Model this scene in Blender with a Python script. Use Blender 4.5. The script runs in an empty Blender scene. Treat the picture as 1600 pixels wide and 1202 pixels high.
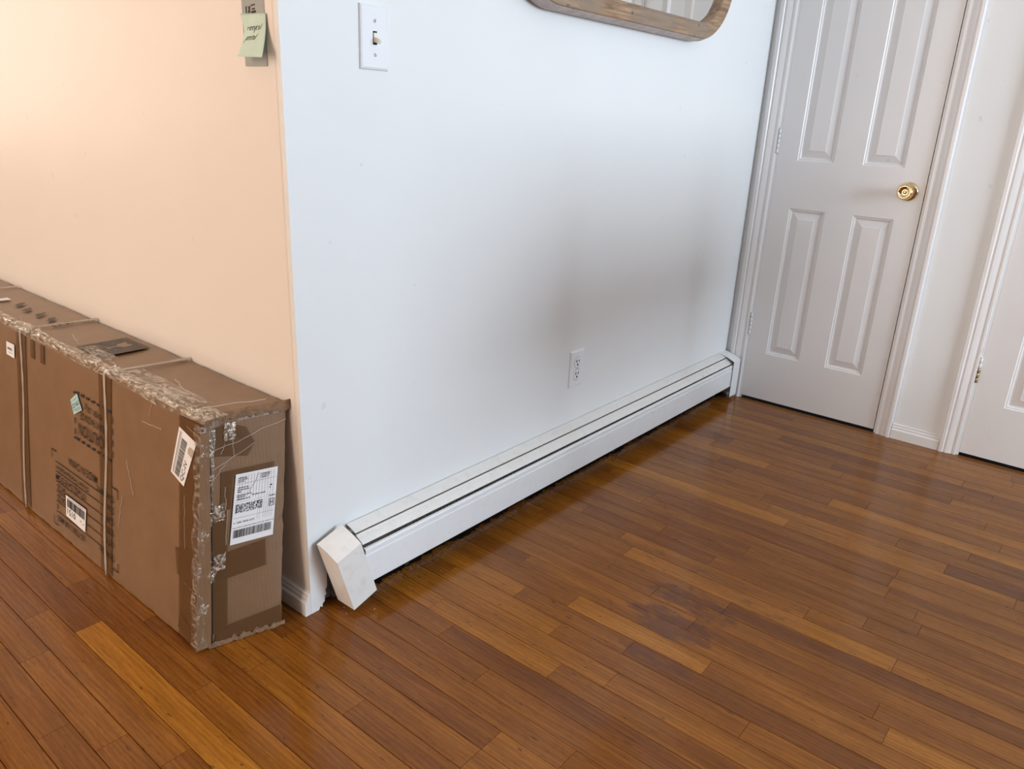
import bpy, bmesh, math, random
from mathutils import Vector, Matrix, noise

random.seed(7)
scene = bpy.context.scene
COL = scene.collection

# ------------------------------------------------------------------ camera
cam_d = bpy.data.cameras.new('camera'); cam = bpy.data.objects.new('camera', cam_d); COL.objects.link(cam)
cam_d.sensor_width = 36.0
cam_d.lens = 1196.23 / 1600 * 36.0
cam_d.clip_start = 0.02
_r = Vector((0.633867, -0.772087, 0.045754)); _u = Vector((0.228707, 0.243618, 0.942520)); _f = Vector((0.738854, 0.586968, -0.331004))
cam.matrix_world = Matrix(((_r.x, _u.x, -_f.x, -0.8673), (_r.y, _u.y, -_f.y, -1.2351), (_r.z, _u.z, -_f.z, 1.0793), (0, 0, 0, 1)))
scene.camera = cam

# ------------------------------------------------------------------ light
scene.view_settings.view_transform = 'Standard'
scene.view_settings.look = 'None'
scene.view_settings.gamma = 1.0
scene.view_settings.use_curve_mapping = False
scene.view_settings.exposure = 0.0
world = bpy.data.worlds.new('sky'); scene.world = world; world.use_nodes = True
wn = world.node_tree.nodes; wl = world.node_tree.links
bg = wn['Background']; bg.inputs[0].default_value = (0.62, 0.78, 1.0, 1); bg.inputs[1].default_value = 1.5

L = 2.135          # the door wall stands at x = L
XW, YF, YN, ZC = -3.3, -4.0, 3.0, 2.44   # the rest of the room

def area(name, loc, rot, sx, sy, power, color):
    d = bpy.data.lights.new(name, 'AREA'); d.shape = 'RECTANGLE'; d.size = sx; d.size_y = sy
    d.energy = power; d.color = color
    o = bpy.data.objects.new(name, d); COL.objects.link(o); o.location = loc; o.rotation_euler = rot
    return o
# daylight entering by the window in the wall behind the camera (cool) and by the window on the far side (warm, sunlit)
WIN1 = (0.35, 1.75, 0.95, 1.95)      # x0 x1 z0 z1 on y = YF
WIN2 = (-0.9, 2.2, 0.65, 2.05)       # y0 y1 z0 z1 on x = XW
WIN3 = (-1.25, -0.35, 0.85, 2.0)    # x0 x1 z0 z1 on y = YN
def portal(name, axis, pos, win, sgn, power, color):
    a, b, z0, z1 = win; m = (a+b)/2; z = (z0+z1)/2
    loc = (m, pos+sgn*0.03, z) if axis == 'x' else (pos+sgn*0.03, m, z)
    d = Vector((0, sgn, 0)) if axis == 'x' else Vector((sgn, 0, 0))
    o = area(name, loc, d.to_track_quat('-Z', 'Z').to_euler(), b-a, z1-z0, power, color)
portal('window_daylight', 'x', YF, WIN1, 1, 116, (0.74, 0.87, 1.0))
portal('window_sunlight', 'y', XW, WIN2, 1, 96, (1.0, 0.79, 0.62))
portal('window_endlight', 'x', YN, WIN3, -1, 12, (1.0, 0.88, 0.74))

# ------------------------------------------------------------------ helpers
def link(o, parent=None):
    COL.objects.link(o)
    if parent: o.parent = parent
    return o
def mesh_obj(name, verts, faces, mat, parent=None, smooth=False):
    me = bpy.data.meshes.new(name); me.from_pydata([tuple(v) for v in verts], [], faces); me.update()
    if smooth:
        for p in me.polygons: p.use_smooth = True
    if mat: me.materials.append(mat)
    return link(bpy.data.objects.new(name, me), parent)
def bm_obj(name, bm, mat, parent=None, smooth=False, autosmooth=None):
    bmesh.ops.recalc_face_normals(bm, faces=bm.faces)
    me = bpy.data.meshes.new(name); bm.to_mesh(me); bm.free()
    if smooth:
        for p in me.polygons: p.use_smooth = True
    if mat: me.materials.append(mat)
    o = link(bpy.data.objects.new(name, me), parent)
    if autosmooth:
        es = [e for e in me.edges]
        try: me.set_sharp_from_angle(angle=math.radians(autosmooth))
        except Exception: pass
    return o
def empty(name, loc=(0, 0, 0), parent=None):
    o = bpy.data.objects.new(name, None); o.empty_display_size = 0.05; o.location = loc
    return link(o, parent)
def tag(o, label=None, cat=None, group=None, kind=None):
    if label: o['label'] = label
    if cat: o['category'] = cat
    if group: o['group'] = group
    if kind: o['kind'] = kind
    return o
def add_box(bm, lo, hi, bevel=0, seg=2, M=None):
    c = [(a+b)/2 for a, b in zip(lo, hi)]; s = [b-a for a, b in zip(lo, hi)]
    r = bmesh.ops.create_cube(bm, size=1.0, matrix=Matrix.Translation(c) @ Matrix.Diagonal((*s, 1)))
    vs = r['verts']
    if bevel:
        es = list({e for v in vs for e in v.link_edges})
        g = bmesh.ops.bevel(bm, geom=es, offset=bevel, segments=seg, profile=0.5, affect='EDGES')
        vs = list({v for f in g['faces'] for v in f.verts} | {v for v in vs if v.is_valid})
    if M: bmesh.ops.transform(bm, matrix=M, verts=[v for v in vs if v.is_valid])
    return vs
def box(name, lo, hi, mat, parent=None, bevel=0, seg=2, smooth=False):
    bm = bmesh.new(); add_box(bm, lo, hi, bevel, seg); return bm_obj(name, bm, mat, parent, smooth)
def prism(name, prof, axis, a, b, mat, parent=None, smooth=False):
    """extrude a 2-D profile along an axis; profile in the two other axes (cyclic order kept)"""
    n = len(prof); vs = []
    for t in (a, b):
        for (p, q) in prof:
            vs.append({'x': (t, p, q), 'y': (p, t, q), 'z': (p, q, t)}[axis])
    fs = [[i, (i+1) % n, n+(i+1) % n, n+i] for i in range(n)] + [list(range(n))[::-1], list(range(n, 2*n))]
    bm = bmesh.new(); bv = [bm.verts.new(v) for v in vs]
    for f in fs: bm.faces.new([bv[i] for i in f])
    return bm_obj(name, bm, mat, parent, smooth)
def lathe(name, prof, axis_o, axis_d, mat, parent=None, n=40, cap=True):
    """prof: list of (radius, height) along axis_d from axis_o"""
    d = Vector(axis_d).normalized(); a = d.orthogonal().normalized(); b = d.cross(a); o = Vector(axis_o)
    vs = []; fs = []
    for (r, h) in prof:
        for k in range(n):
            t = 2*math.pi*k/n; vs.append(o + d*h + (a*math.cos(t)+b*math.sin(t))*r)
    m = len(prof)
    for i in range(m-1):
        for k in range(n): fs.append([i*n+k, i*n+(k+1) % n, (i+1)*n+(k+1) % n, (i+1)*n+k])
    if cap: fs.append(list(range(n))[::-1]); fs.append([ (m-1)*n+k for k in range(n)])
    bm = bmesh.new(); bv = [bm.verts.new(v) for v in vs]
    for f in fs:
        try: bm.faces.new([bv[i] for i in f])
        except ValueError: pass
    return bm_obj(name, bm, mat, parent, True)
def tube(bm, pts, r, n=6):
    pts = [Vector(p) for p in pts]; rings = []
    for i, p in enumerate(pts):
        d = (pts[min(i+1, len(pts)-1)] - pts[max(i-1, 0)]).normalized(); a = d.orthogonal().normalized(); b = d.cross(a)
        rr = r[i] if isinstance(r, (list, tuple)) else r
        rings.append([bm.verts.new(p + (a*math.cos(2*math.pi*k/n)+b*math.sin(2*math.pi*k/n))*rr) for k in range(n)])
    for i in range(len(rings)-1):
        for k in range(n): bm.faces.new([rings[i][k], rings[i][(k+1) % n], rings[i+1][(k+1) % n], rings[i+1][k]])
    bm.faces.new(rings[0][::-1]); bm.faces.new(rings[-1])

# ------------------------------------------------------------------ materials
def mat_base(name):
    m = bpy.data.materials.new(name); m.use_nodes = True
    nt = m.node_tree; return m, nt, nt.nodes['Principled BSDF']
def N(nt, t, **kw):
    n = nt.nodes.new(t)
    for k, v in kw.items():
        if k in n.inputs: n.inputs[k].default_value = v
        else: setattr(n, k, v)
    return n
def inp(n, k, v): n.inputs[k].default_value = v
def ramp(nt, stops, fac=None):
    n = nt.nodes.new('ShaderNodeValToRGB'); cr = n.color_ramp
    while len(cr.elements) < len(stops): cr.elements.new(0.5)
    for e, (p, c) in zip(cr.elements, stops):
        e.position = p; e.color = (*c, 1) if len(c) == 3 else c
    if fac: nt.links.new(fac, n.inputs[0])
    return n
def mixc(nt, a, b, fac, mode='MIX'):
    n = nt.nodes.new('ShaderNodeMix'); n.data_type = 'RGBA'; n.blend_type = mode
    for s, v in ((6, a), (7, b), (0, fac)):
        if hasattr(v, 'is_linked') or hasattr(v, 'links'): nt.links.new(v, n.inputs[s])
        else: n.inputs[s].default_value = (*v, 1) if isinstance(v, tuple) and len(v) == 3 else v
    return n.outputs[2]
def math_n(nt, op, a, b=None, clamp=False):
    n = nt.nodes.new('ShaderNodeMath'); n.operation = op; n.use_clamp = clamp
    for i, v in enumerate((a, b)):
        if v is None: continue
        if hasattr(v, 'links'): nt.links.new(v, n.inputs[i])
        else: n.inputs[i].default_value = v
    return n.outputs[0]
def simple(name, col, rough=0.5, metal=0.0, spec=0.5, vary=0.04, scale=9.0, bump=0.0, bscale=300.0):
    """plain painted or printed surface with a faint procedural unevenness"""
    m, nt, p = mat_base(name)
    tc = nt.nodes.new('ShaderNodeTexCoord')
    nz = N(nt, 'ShaderNodeTexNoise', Scale=scale, Detail=4.0)
    nt.links.new(tc.outputs['Object'], nz.inputs['Vector'])
    r = ramp(nt, [(0.3, tuple(c*(1-vary) for c in col)), (0.7, tuple(min(1, c*(1+vary)) for c in col))], nz.outputs[0])
    nt.links.new(r.outputs[0], p.inputs['Base Color'])
    inp(p, 'Roughness', rough); inp(p, 'Metallic', metal); inp(p, 'Specular IOR Level', spec)
    if bump:
        n2 = N(nt, 'ShaderNodeTexNoise', Scale=bscale, Detail=3.0); nt.links.new(tc.outputs['Object'], n2.inputs['Vector'])
        b = N(nt, 'ShaderNodeBump', Strength=bump, Distance=0.002); nt.links.new(n2.outputs[0], b.inputs['Height']); nt.links.new(b.outputs[0], p.inputs['Normal'])
    return m
def wall_paint(name, col, rough=0.42):
    """roller-painted plaster: orange peel bump, a few scuffs and pin marks"""
    m, nt, p = mat_base(name)
    g = nt.nodes.new('ShaderNodeNewGeometry')
    n1 = N(nt, 'ShaderNodeTexNoise', Scale=2.2, Detail=3.0); nt.links.new(g.outputs['Position'], n1.inputs['Vector'])
    base = ramp(nt, [(0.3, tuple(c*0.975 for c in col)), (0.7, col)], n1.outputs[0]).outputs[0]
    n2 = N(nt, 'ShaderNodeTexNoise', Scale=26.0, Detail=2.0); nt.links.new(g.outputs['Position'], n2.inputs['Vector'])
    sc = ramp(nt, [(0.735, (0, 0, 0)), (0.775, (0.22,)*3)], n2.outputs[0]).outputs[0]
    nt.links.new(mixc(nt, base, (0.42, 0.42, 0.42), sc), p.inputs['Base Color'])
    n3 = N(nt, 'ShaderNodeTexNoise', Scale=420.0, Detail=2.0); nt.links.new(g.outputs['Position'], n3.inputs['Vector'])
    n4 = N(nt, 'ShaderNodeTexNoise', Scale=7.0, Detail=2.0); nt.links.new(g.outputs['Position'], n4.inputs['Vector'])
    h = math_n(nt, 'ADD', math_n(nt, 'MULTIPLY', n3.outputs[0], 0.25), math_n(nt, 'MULTIPLY', n4.outputs[0], 6.0))
    b = N(nt, 'ShaderNodeBump', Strength=0.25, Distance=0.0012); nt.links.new(h, b.inputs['Height']); nt.links.new(b.outputs[0], p.inputs['Normal'])
    inp(p, 'Roughness', rough); inp(p, 'Specular IOR Level', 0.4)
    return m
def worn_white(name, col, rough, dirt=0.35):
    """white enamel with yellowed dirt and small chips"""
    m, nt, p = mat_base(name)
    g = nt.nodes.new('ShaderNodeNewGeometry')
    n1 = N(nt, 'ShaderNodeTexNoise', Scale=38.0, Detail=6.0, Roughness=0.7); nt.links.new(g.outputs['Position'], n1.inputs['Vector'])
    d = ramp(nt, [(0.5, (0, 0, 0)), (0.8, (dirt,)*3)], n1.outputs[0]).outputs[0]
    c1 = mixc(nt, (*col,), (0.55, 0.46, 0.36), d)
    n2 = N(nt, 'ShaderNodeTexNoise', Scale=60.0, Detail=2.0); nt.links.new(g.outputs['Position'], n2.inputs['Vector'])
    s = ramp(nt, [(0.745, (0, 0, 0)), (0.765, (0.7,)*3)], n2.outputs[0]).outputs[0]
    nt.links.new(mixc(nt, c1, (0.25, 0.2, 0.16), s), p.inputs['Base Color'])
    inp(p, 'Roughness', rough)
    return m

M = {}
M['wall_white'] = wall_paint('wall_white', (0.80, 0.81, 0.81))
M['wall_cream'] = wall_paint('wall_cream', (0.82, 0.755, 0.695), 0.44)
M['wall_greige'] = wall_paint('wall_greige', (0.42, 0.38, 0.34))
M['ceiling'] = wall_paint('ceiling_paint', (0.8, 0.8, 0.79), 0.7)
M['trim'] = wall_paint('trim_paint', (0.78, 0.76, 0.75), 0.28)
M['door'] = wall_paint('door_paint', (0.76, 0.745, 0.74), 0.30)
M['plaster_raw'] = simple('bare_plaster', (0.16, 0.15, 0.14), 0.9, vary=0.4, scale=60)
M['black'] = simple('dark_cavity', (0.006, 0.006, 0.006), 0.9)
M['heater'] = worn_white('heater_enamel', (0.80, 0.78, 0.75), 0.32)
M['heater_front'] = worn_white('heater_front_enamel', (0.80, 0.81, 0.82), 0.3, 0.15)
M['steel_dark'] = simple('dull_steel', (0.05, 0.05, 0.05), 0.6, 0.6, vary=0.3)
M['copper'] = simple('dull_copper', (0.25, 0.10, 0.05), 0.5, 0.8, vary=0.3)
M['brass'] = simple('brass', (0.80, 0.60, 0.34), 0.10, 1.0, vary=0.02)
M['hinge_paint'] = simple('painted_hinge', (0.72, 0.72, 0.73), 0.3)
M['old_brass'] = simple('worn_brass', (0.36, 0.29, 0.17), 0.4, 0.8, vary=0.2, scale=80)
M['plastic'] = simple('white_plastic', (0.80, 0.82, 0.84), 0.25, vary=0.01)
M['almond'] = simple('almond_plastic', (0.82, 0.74, 0.64), 0.3, vary=0.01)
M['screw'] = simple('screw_paint', (0.66, 0.66, 0.66), 0.3)
M['glass'] = simple('window_glass', (0.8, 0.9, 1.0), 0.05)
M['ink'] = simple('black_ink', (0.018, 0.013, 0.010), 0.7, vary=0.3, scale=60)
M['ink_grey'] = simple('grey_ink', (0.10, 0.085, 0.075), 0.7, vary=0.35, scale=70)
M['ink_brown'] = simple('brown_ink', (0.10, 0.045, 0.02), 0.7)
M['barcode'] = simple('barcode_ink', (0.05, 0.05, 0.055), 0.6)
M['paper'] = simple('label_paper', (0.82, 0.82, 0.83), 0.5, vary=0.03, scale=40)
M['paper_blue'] = simple('pale_blue_paper', (0.42, 0.64, 0.66), 0.6)
M['note_green'] = simple('green_note_paper', (0.56, 0.71, 0.61), 0.75, vary=0.03, scale=30)
M['swatch'] = simple('grey_beige_paper', (0.36, 0.38, 0.375), 0.7, vary=0.06, scale=20)

M['mirror'] = simple('mirror_silver', (0.86, 0.88, 0.87), 0.02, 1.0, vary=0.0)

def cardboard():
    m, nt, p = mat_base('cardboard')
    tc = nt.nodes.new('ShaderNodeTexCoord')
    n1 = N(nt, 'ShaderNodeTexNoise', Scale=14.0, Detail=6.0, Roughness=0.6); nt.links.new(tc.outputs['Object'], n1.inputs['Vector'])
    r = ramp(nt, [(0.3, (0.208, 0.120, 0.063)), (0.7, (0.252, 0.147, 0.079))], n1.outputs[0])
    n2 = N(nt, 'ShaderNodeTexNoise', Scale=600.0, Detail=2.0); nt.links.new(tc.outputs['Object'], n2.inputs['Vector'])
    c = mixc(nt, r.outputs[0], (0.155, 0.094, 0.055), math_n(nt, 'MULTIPLY', n2.outputs[0], 0.25))
    nt.links.new(c, p.inputs['Base Color']); inp(p, 'Roughness', 0.38); inp(p, 'Specular IOR Level', 0.5)
    w = N(nt, 'ShaderNodeTexWave', Scale=42.0, Distortion=0.5); w.bands_direction = 'X'
    nt.links.new(tc.outputs['Object'], w.inputs['Vector'])
    n3 = N(nt, 'ShaderNodeTexNoise', Scale=25.0, Detail=3.0); nt.links.new(tc.outputs['Object'], n3.inputs['Vector'])
    h = math_n(nt, 'ADD', math_n(nt, 'MULTIPLY', w.outputs[1], 0.12), n3.outputs[0])
    b = N(nt, 'ShaderNodeBump', Strength=0.35, Distance=0.002); nt.links.new(h, b.inputs['Height']); nt.links.new(b.outputs[0], p.inputs['Normal'])
    return m
M['cardboard'] = cardboard()
M['cardboard_torn'] = simple('torn_cardboard', (0.22, 0.13, 0.07), 0.8, vary=0.25, scale=90, bump=0.6, bscale=150)
def tape(name, col, alpha, rough=0.22):
    m, nt, p = mat_base(name)
    tc = nt.nodes.new('ShaderNodeTexCoord')
    n1 = N(nt, 'ShaderNodeTexNoise', Scale=40.0, Detail=3.0); nt.links.new(tc.outputs['Object'], n1.inputs['Vector'])
    b = N(nt, 'ShaderNodeBump', Strength=0.4, Distance=0.002); nt.links.new(n1.outputs[0], b.inputs['Height']); nt.links.new(b.outputs[0], p.inputs['Normal'])
    inp(p, 'Base Color', (*col, 1)); inp(p, 'Roughness', rough); inp(p, 'Alpha', alpha)
    return m
M['strap'] = tape('white_strap', (0.62, 0.55, 0.46), 0.62, 0.3)
M['tape'] = tape('brown_packing_tape', (0.165, 0.084, 0.036), 0.55)
def film(name, body, amount):
    """crinkled clear stretch film: mostly see-through, with sharp glints"""
    m, nt, p = mat_base(name)
    nt.nodes.remove(p)
    out = [n for n in nt.nodes if n.type == 'OUTPUT_MATERIAL'][0]
    tc = nt.nodes.new('ShaderNodeTexCoord')
    mp = N(nt, 'ShaderNodeMapping'); mp.inputs['Scale'].default_value = (60, 26, 60); nt.links.new(tc.outputs['Object'], mp.inputs['Vector'])
    n1 = N(nt, 'ShaderNodeTexNoise', Scale=1.4, Detail=4.0, Distortion=1.2); nt.links.new(mp.outputs[0], n1.inputs['Vector'])
    b = N(nt, 'ShaderNodeBump', Strength=1.0, Distance=0.004); nt.links.new(n1.outputs[0], b.inputs['Height'])
    gl = N(nt, 'ShaderNodeBsdfGlossy', Roughness=0.16); gl.inputs[0].default_value = (1, 0.97, 0.9, 1); nt.links.new(b.outputs[0], gl.inputs['Normal'])
    df = N(nt, 'ShaderNodeBsdfDiffuse'); df.inputs[0].default_value = (*body, 1); nt.links.new(b.outputs[0], df.inputs['Normal'])
    tr = nt.nodes.new('ShaderNodeBsdfTransparent')
    m1 = nt.nodes.new('ShaderNodeMixShader'); m1.inputs[0].default_value = 0.45; nt.links.new(df.outputs[0], m1.inputs[1]); nt.links.new(gl.outputs[0], m1.inputs[2])
    f = ramp(nt, [(0.44, (amount*0.15,)*3), (0.62, (amount,)*3)], n1.outputs[0])
    m2 = nt.nodes.new('ShaderNodeMixShader'); nt.links.new(f.outputs[0], m2.inputs[0]); nt.links.new(tr.outputs[0], m2.inputs[1]); nt.links.new(m1.outputs[0], m2.inputs[2])
    nt.links.new(m2.outputs[0], out.inputs[0])
    return m
M['film'] = film('clear_film', (0.62, 0.55, 0.45), 0.8)
M['film_thin'] = film('thin_clear_film', (0.62, 0.57, 0.50), 0.5)

def oak_floor():
    m, nt, p = mat_base('oak_planks')
    oi = nt.nodes.new('ShaderNodeObjectInfo'); g = nt.nodes.new('ShaderNodeNewGeometry')
    # each plank is cut from a different place of the same wood
    off = N(nt, 'ShaderNodeVectorMath', operation='MULTIPLY_ADD')
    cmb = nt.nodes.new('ShaderNodeCombineXYZ')
    nt.links.new(math_n(nt, 'MULTIPLY', oi.outputs['Random'], 37.0), cmb.inputs[0]); nt.links.new(math_n(nt, 'MULTIPLY', oi.outputs['Random'], 91.0), cmb.inputs[1])
    add = N(nt, 'ShaderNodeVectorMath', operation='ADD'); nt.links.new(g.outputs['Position'], add.inputs[0]); nt.links.new(cmb.outputs[0], add.inputs[1])
    def mapped(sx, sy):
        mp = N(nt, 'ShaderNodeMapping'); mp.inputs['Scale'].default_value = (sx, sy, 1); nt.links.new(add.outputs[0], mp.inputs['Vector']); return mp.outputs[0]
    n_big = N(nt, 'ShaderNodeTexNoise', Scale=1.0, Detail=3.0); nt.links.new(mapped(22, 2.2), n_big.inputs['Vector'])
    n_gr = N(nt, 'ShaderNodeTexNoise', Scale=1.0, Detail=6.0, Roughness=0.65, Distortion=0.6); nt.links.new(mapped(260, 9), n_gr.inputs['Vector'])
    wv = N(nt, 'ShaderNodeTexWave', Scale=1.0, Distortion=9.0, Detail=2.5); wv.bands_direction = 'X'; inp(wv, 'Detail Scale', 1.2); nt.links.new(mapped(30, 2.6), wv.inputs['Vector'])
    n_po = N(nt, 'ShaderNodeTexNoise', Scale=1.0, Detail=2.0); nt.links.new(mapped(700, 38), n_po.inputs['Vector'])
    sep = nt.nodes.new('ShaderNodeSeparateColor'); nt.links.new(oi.outputs['Color'], sep.inputs[0])
    tone = ramp(nt, [(0.0, (0.14, 0.046, 0.012)), (0.3, (0.285, 0.103, 0.017)), (0.6, (0.38, 0.145, 0.019)), (1.0, (0.56, 0.235, 0.030))], sep.outputs[0]).outputs[0]
    c = mixc(nt, tone, (0.66, 0.60, 0.55), ramp(nt, [(0.35, (1,)*3), (0.75, (0,)*3)], n_big.outputs[0]).outputs[0], 'MULTIPLY')
    c = mixc(nt, c, (0.60, 0.54, 0.48), ramp(nt, [(0.38, (0.6,)*3), (0.60, (0,)*3)], n_gr.outputs[0]).outputs[0], 'MULTIPLY')
    c = mixc(nt, c, (0.66, 0.60, 0.54), math_n(nt, 'MULTIPLY', wv.outputs[1], 0.5), 'MULTIPLY')
    c = mixc(nt, c, (0.45, 0.40, 0.36), ramp(nt, [(0.30, (0.7,)*3), (0.42, (0,)*3)], n_po.outputs[0]).outputs[0], 'MULTIPLY')
    # old spills: dark purple-brown blotches, and specks of wear all over
    n_st = N(nt, 'ShaderNodeTexNoise', Scale=1.0, Detail=5.0, Roughness=0.65)
    mp = N(nt, 'ShaderNodeMapping'); mp.inputs['Scale'].default_value = (44, 17, 1); nt.links.new(g.outputs['Position'], mp.inputs['Vector']); nt.links.new(mp.outputs[0], n_st.inputs['Vector'])
    msk = None
    for (x, y, rx, ry, k) in ((0.53, -0.62, 0.05, 0.10, 1.0), (0.64, -0.62, 0.045, 0.12, 0.85), (0.40, -0.66, 0.03, 0.09, 0.8), (0.80, -0.50, 0.09, 0.12, 0.55), (1.05, -0.42, 0.12, 0.10, 0.55), (0.74, -0.75, 0.05, 0.10, 0.6), (0.10, -0.02, 0.12, 0.05, 0.6)):
        sx = N(nt, 'ShaderNodeVectorMath', operation='SUBTRACT'); nt.links.new(g.outputs['Position'], sx.inputs[0]); sx.inputs[1].default_value = (x, y, 0)
        sm = N(nt, 'ShaderNodeVectorMath', operation='MULTIPLY'); nt.links.new(sx.outputs[0], sm.inputs[0]); sm.inputs[1].default_value = (1/rx, 1/ry, 0)
        ln = N(nt, 'ShaderNodeVectorMath', operation='LENGTH'); nt.links.new(sm.outputs[0], ln.inputs[0])
        v = math_n(nt, 'MULTIPLY', math_n(nt, 'MULTIPLY', math_n(nt, 'SUBTRACT', 1.5, ln.outputs['Value'], True), 1.5, True), k)
        msk = v if msk is None else math_n(nt, 'MAXIMUM', msk, v)
    st = ramp(nt, [(0.80, (0,)*3), (0.95, (1,)*3)], math_n(nt, 'ADD', math_n(nt, 'MULTIPLY', msk, 0.5), math_n(nt, 'MULTIPLY', n_st.outputs[0], 0.95))).outputs[0]
    c = mixc(nt, c, (0.095, 0.034, 0.017), math_n(nt, 'MULTIPLY', st, 0.7))
    n_sp = N(nt, 'ShaderNodeTexNoise', Scale=1.0, Detail=3.0); mp = N(nt, 'ShaderNodeMapping'); mp.inputs['Scale'].default_value = (120, 30, 1); nt.links.new(add.outputs[0], mp.inputs['Vector']); nt.links.new(mp.outputs[0], n_sp.inputs['Vector'])
    c = mixc(nt, c, (0.045, 0.020, 0.010), ramp(nt, [(0.67, (0,)*3), (0.74, (0.8,)*3)], n_sp.outputs[0]).outputs[0])
    nt.links.new(c, p.inputs['Base Color'])
    n_r = N(nt, 'ShaderNodeTexNoise', Scale=9.0, Detail=5.0); nt.links.new(g.outputs['Position'], n_r.inputs['Vector'])
    rr = ramp(nt, [(0.3, (0.10,)*3), (0.75, (0.24,)*3)], n_r.outputs[0]); nt.links.new(rr.outputs[0], p.inputs['Roughness'])
    inp(p, 'Specular IOR Level', 0.30)
    n_w = N(nt, 'ShaderNodeTexNoise', Scale=1.0, Detail=2.0); nt.links.new(mapped(28, 5), n_w.inputs['Vector'])
    h = math_n(nt, 'ADD', math_n(nt, 'MULTIPLY', n_w.outputs[0], 1.0), math_n(nt, 'MULTIPLY', n_gr.outputs[0], 0.10))
    b = N(nt, 'ShaderNodeBump', Strength=0.22, Distance=0.002); nt.links.new(h, b.inputs['Height']); nt.links.new(b.outputs[0], p.inputs['Normal'])
    return m
M['oak'] = oak_floor()
M['subfloor'] = simple('dark_seam', (0.02, 0.011, 0.006), 0.8, vary=0.4, scale=40)

def mango_wood():
    m, nt, p = mat_base('weathered_wood')
    tc = nt.nodes.new('ShaderNodeTexCoord')
    mp = N(nt, 'ShaderNodeMapping'); mp.inputs['Scale'].default_value = (5, 40, 60); nt.links.new(tc.outputs['Object'], mp.inputs['Vector'])
    n1 = N(nt, 'ShaderNodeTexNoise', Scale=1.0, Detail=6.0, Roughness=0.6, Distortion=1.5); nt.links.new(mp.outputs[0], n1.inputs['Vector'])
    n2 = N(nt, 'ShaderNodeTexNoise', Scale=9.0, Detail=3.0); nt.links.new(tc.outputs['Object'], n2.inputs['Vector'])
    a = ramp(nt, [(0.35, (0.19, 0.105, 0.055)), (0.5, (0.33, 0.205, 0.115)), (0.68, (0.44, 0.29, 0.17))], n1.outputs[0]).outputs[0]
    c = mixc(nt, a, (0.24, 0.185, 0.14), ramp(nt, [(0.42, (0,)*3), (0.6, (0.7,)*3)], n2.outputs[0]).outputs[0])
    n3 = N(nt, 'ShaderNodeTexNoise', Scale=28.0, Detail=1.0); nt.links.new(tc.outputs['Object'], n3.inputs['Vector'])
    c = mixc(nt, c, (0.05, 0.025, 0.014), ramp(nt, [(0.70, (0,)*3), (0.76, (0.9,)*3)], n3.outputs[0]).outputs[0])
    nt.links.new(c, p.inputs['Base Color']); inp(p, 'Roughness', 0.6)
    b = N(nt, 'ShaderNodeBump', Strength=0.4, Distance=0.002); nt.links.new(n1.outputs[0], b.inputs['Height']); nt.links.new(b.outputs[0], p.inputs['Normal'])
    return m
M['mango'] = mango_wood()
M['grey_wash'] = simple('grey_washed_wood', (0.50, 0.44, 0.41), 0.6, vary=0.18, scale=25)

# ------------------------------------------------------------------ floor
floor = box('floor', (XW-0.1, YF-0.1, -0.06), (L+0.1, YN+0.1, -0.0125), M['subfloor']); tag(floor, 'glossy amber oak strip floor with dark seams', None, None, 'structure')
S0, ST = 0.0245, 0.0569
joints = {-10: [0.055], -9: [0.29, -0.046], -8: [0.432, -0.16], -7: [0.31], -6: [0.492, -0.035], 1: [-0.415], 3: [-0.517], 5: [-0.438, -0.882], 7: [-0.406, -0.75], 6: [-0.592],
          8: [-1.092], 10: [-0.53], 11: [-0.69], 12: [-0.384, -1.05], 14: [-0.958], 15: [-1.062], 20: [-0.644], 24: [-0.694], 25: [-0.79]}
tones = {(-7, 0): 0.92, (-8, 1): 0.35, (-8, 0): 0.5, (-9, 1): 0.42, (-9, 0): 0.5, (-10, 0): 0.30, (-6, 1): 0.72, (-6, 0): 0.45, (6, 0): 0.22, (20, 1): 0.9, (24, 0): 0.85, (12, 0): 0.8, (7, 0): 0.82, (3, 1): 0.75, (5, 0): 0.45, (5, 1): 0.7}
gap = 0.0009; ch = 0.0009
def plank_mesh():
    w = ST/2 - gap/2
    prof = [(-w, -0.012), (w, -0.012), (w, -ch), (w-ch, 0), (-w+ch, 0), (-w, -ch)]
    vs = [(x, y, z) for y in (-0.5, 0.5) for (x, z) in prof]; n = len(prof)
    fs = [[i, n+i, n+(i+1) % n, (i+1) % n] for i in range(n)] + [list(range(n)), list(range(n, 2*n))[::-1]]
    bm = bmesh.new(); bv = [bm.verts.new(v) for v in vs]
    for f in fs: bm.faces.new([bv[i] for i in f])
    bmesh.ops.recalc_face_normals(bm, faces=bm.faces)
    me = bpy.data.meshes.new('plank'); bm.to_mesh(me); bm.free(); me.materials.append(M['oak']); return me
PL = plank_mesh()
def in_frame(x, y):
    d = Vector((x, y, 0)) - Vector((-0.8673, -1.2351, 1.0793)); z = d.dot(_f)
    if z < 0.1: return False
    u = 1196.23*d.dot(_r)/z; v = 1196.23*d.dot(_u)/z
    return abs(u) < 860 and abs(v) < 660
rng = random.Random(31)
far = []       # planks out of view, joined
k0 = int(math.floor((XW - S0)/ST)); k1 = int(math.ceil((L - S0)/ST))
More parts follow.
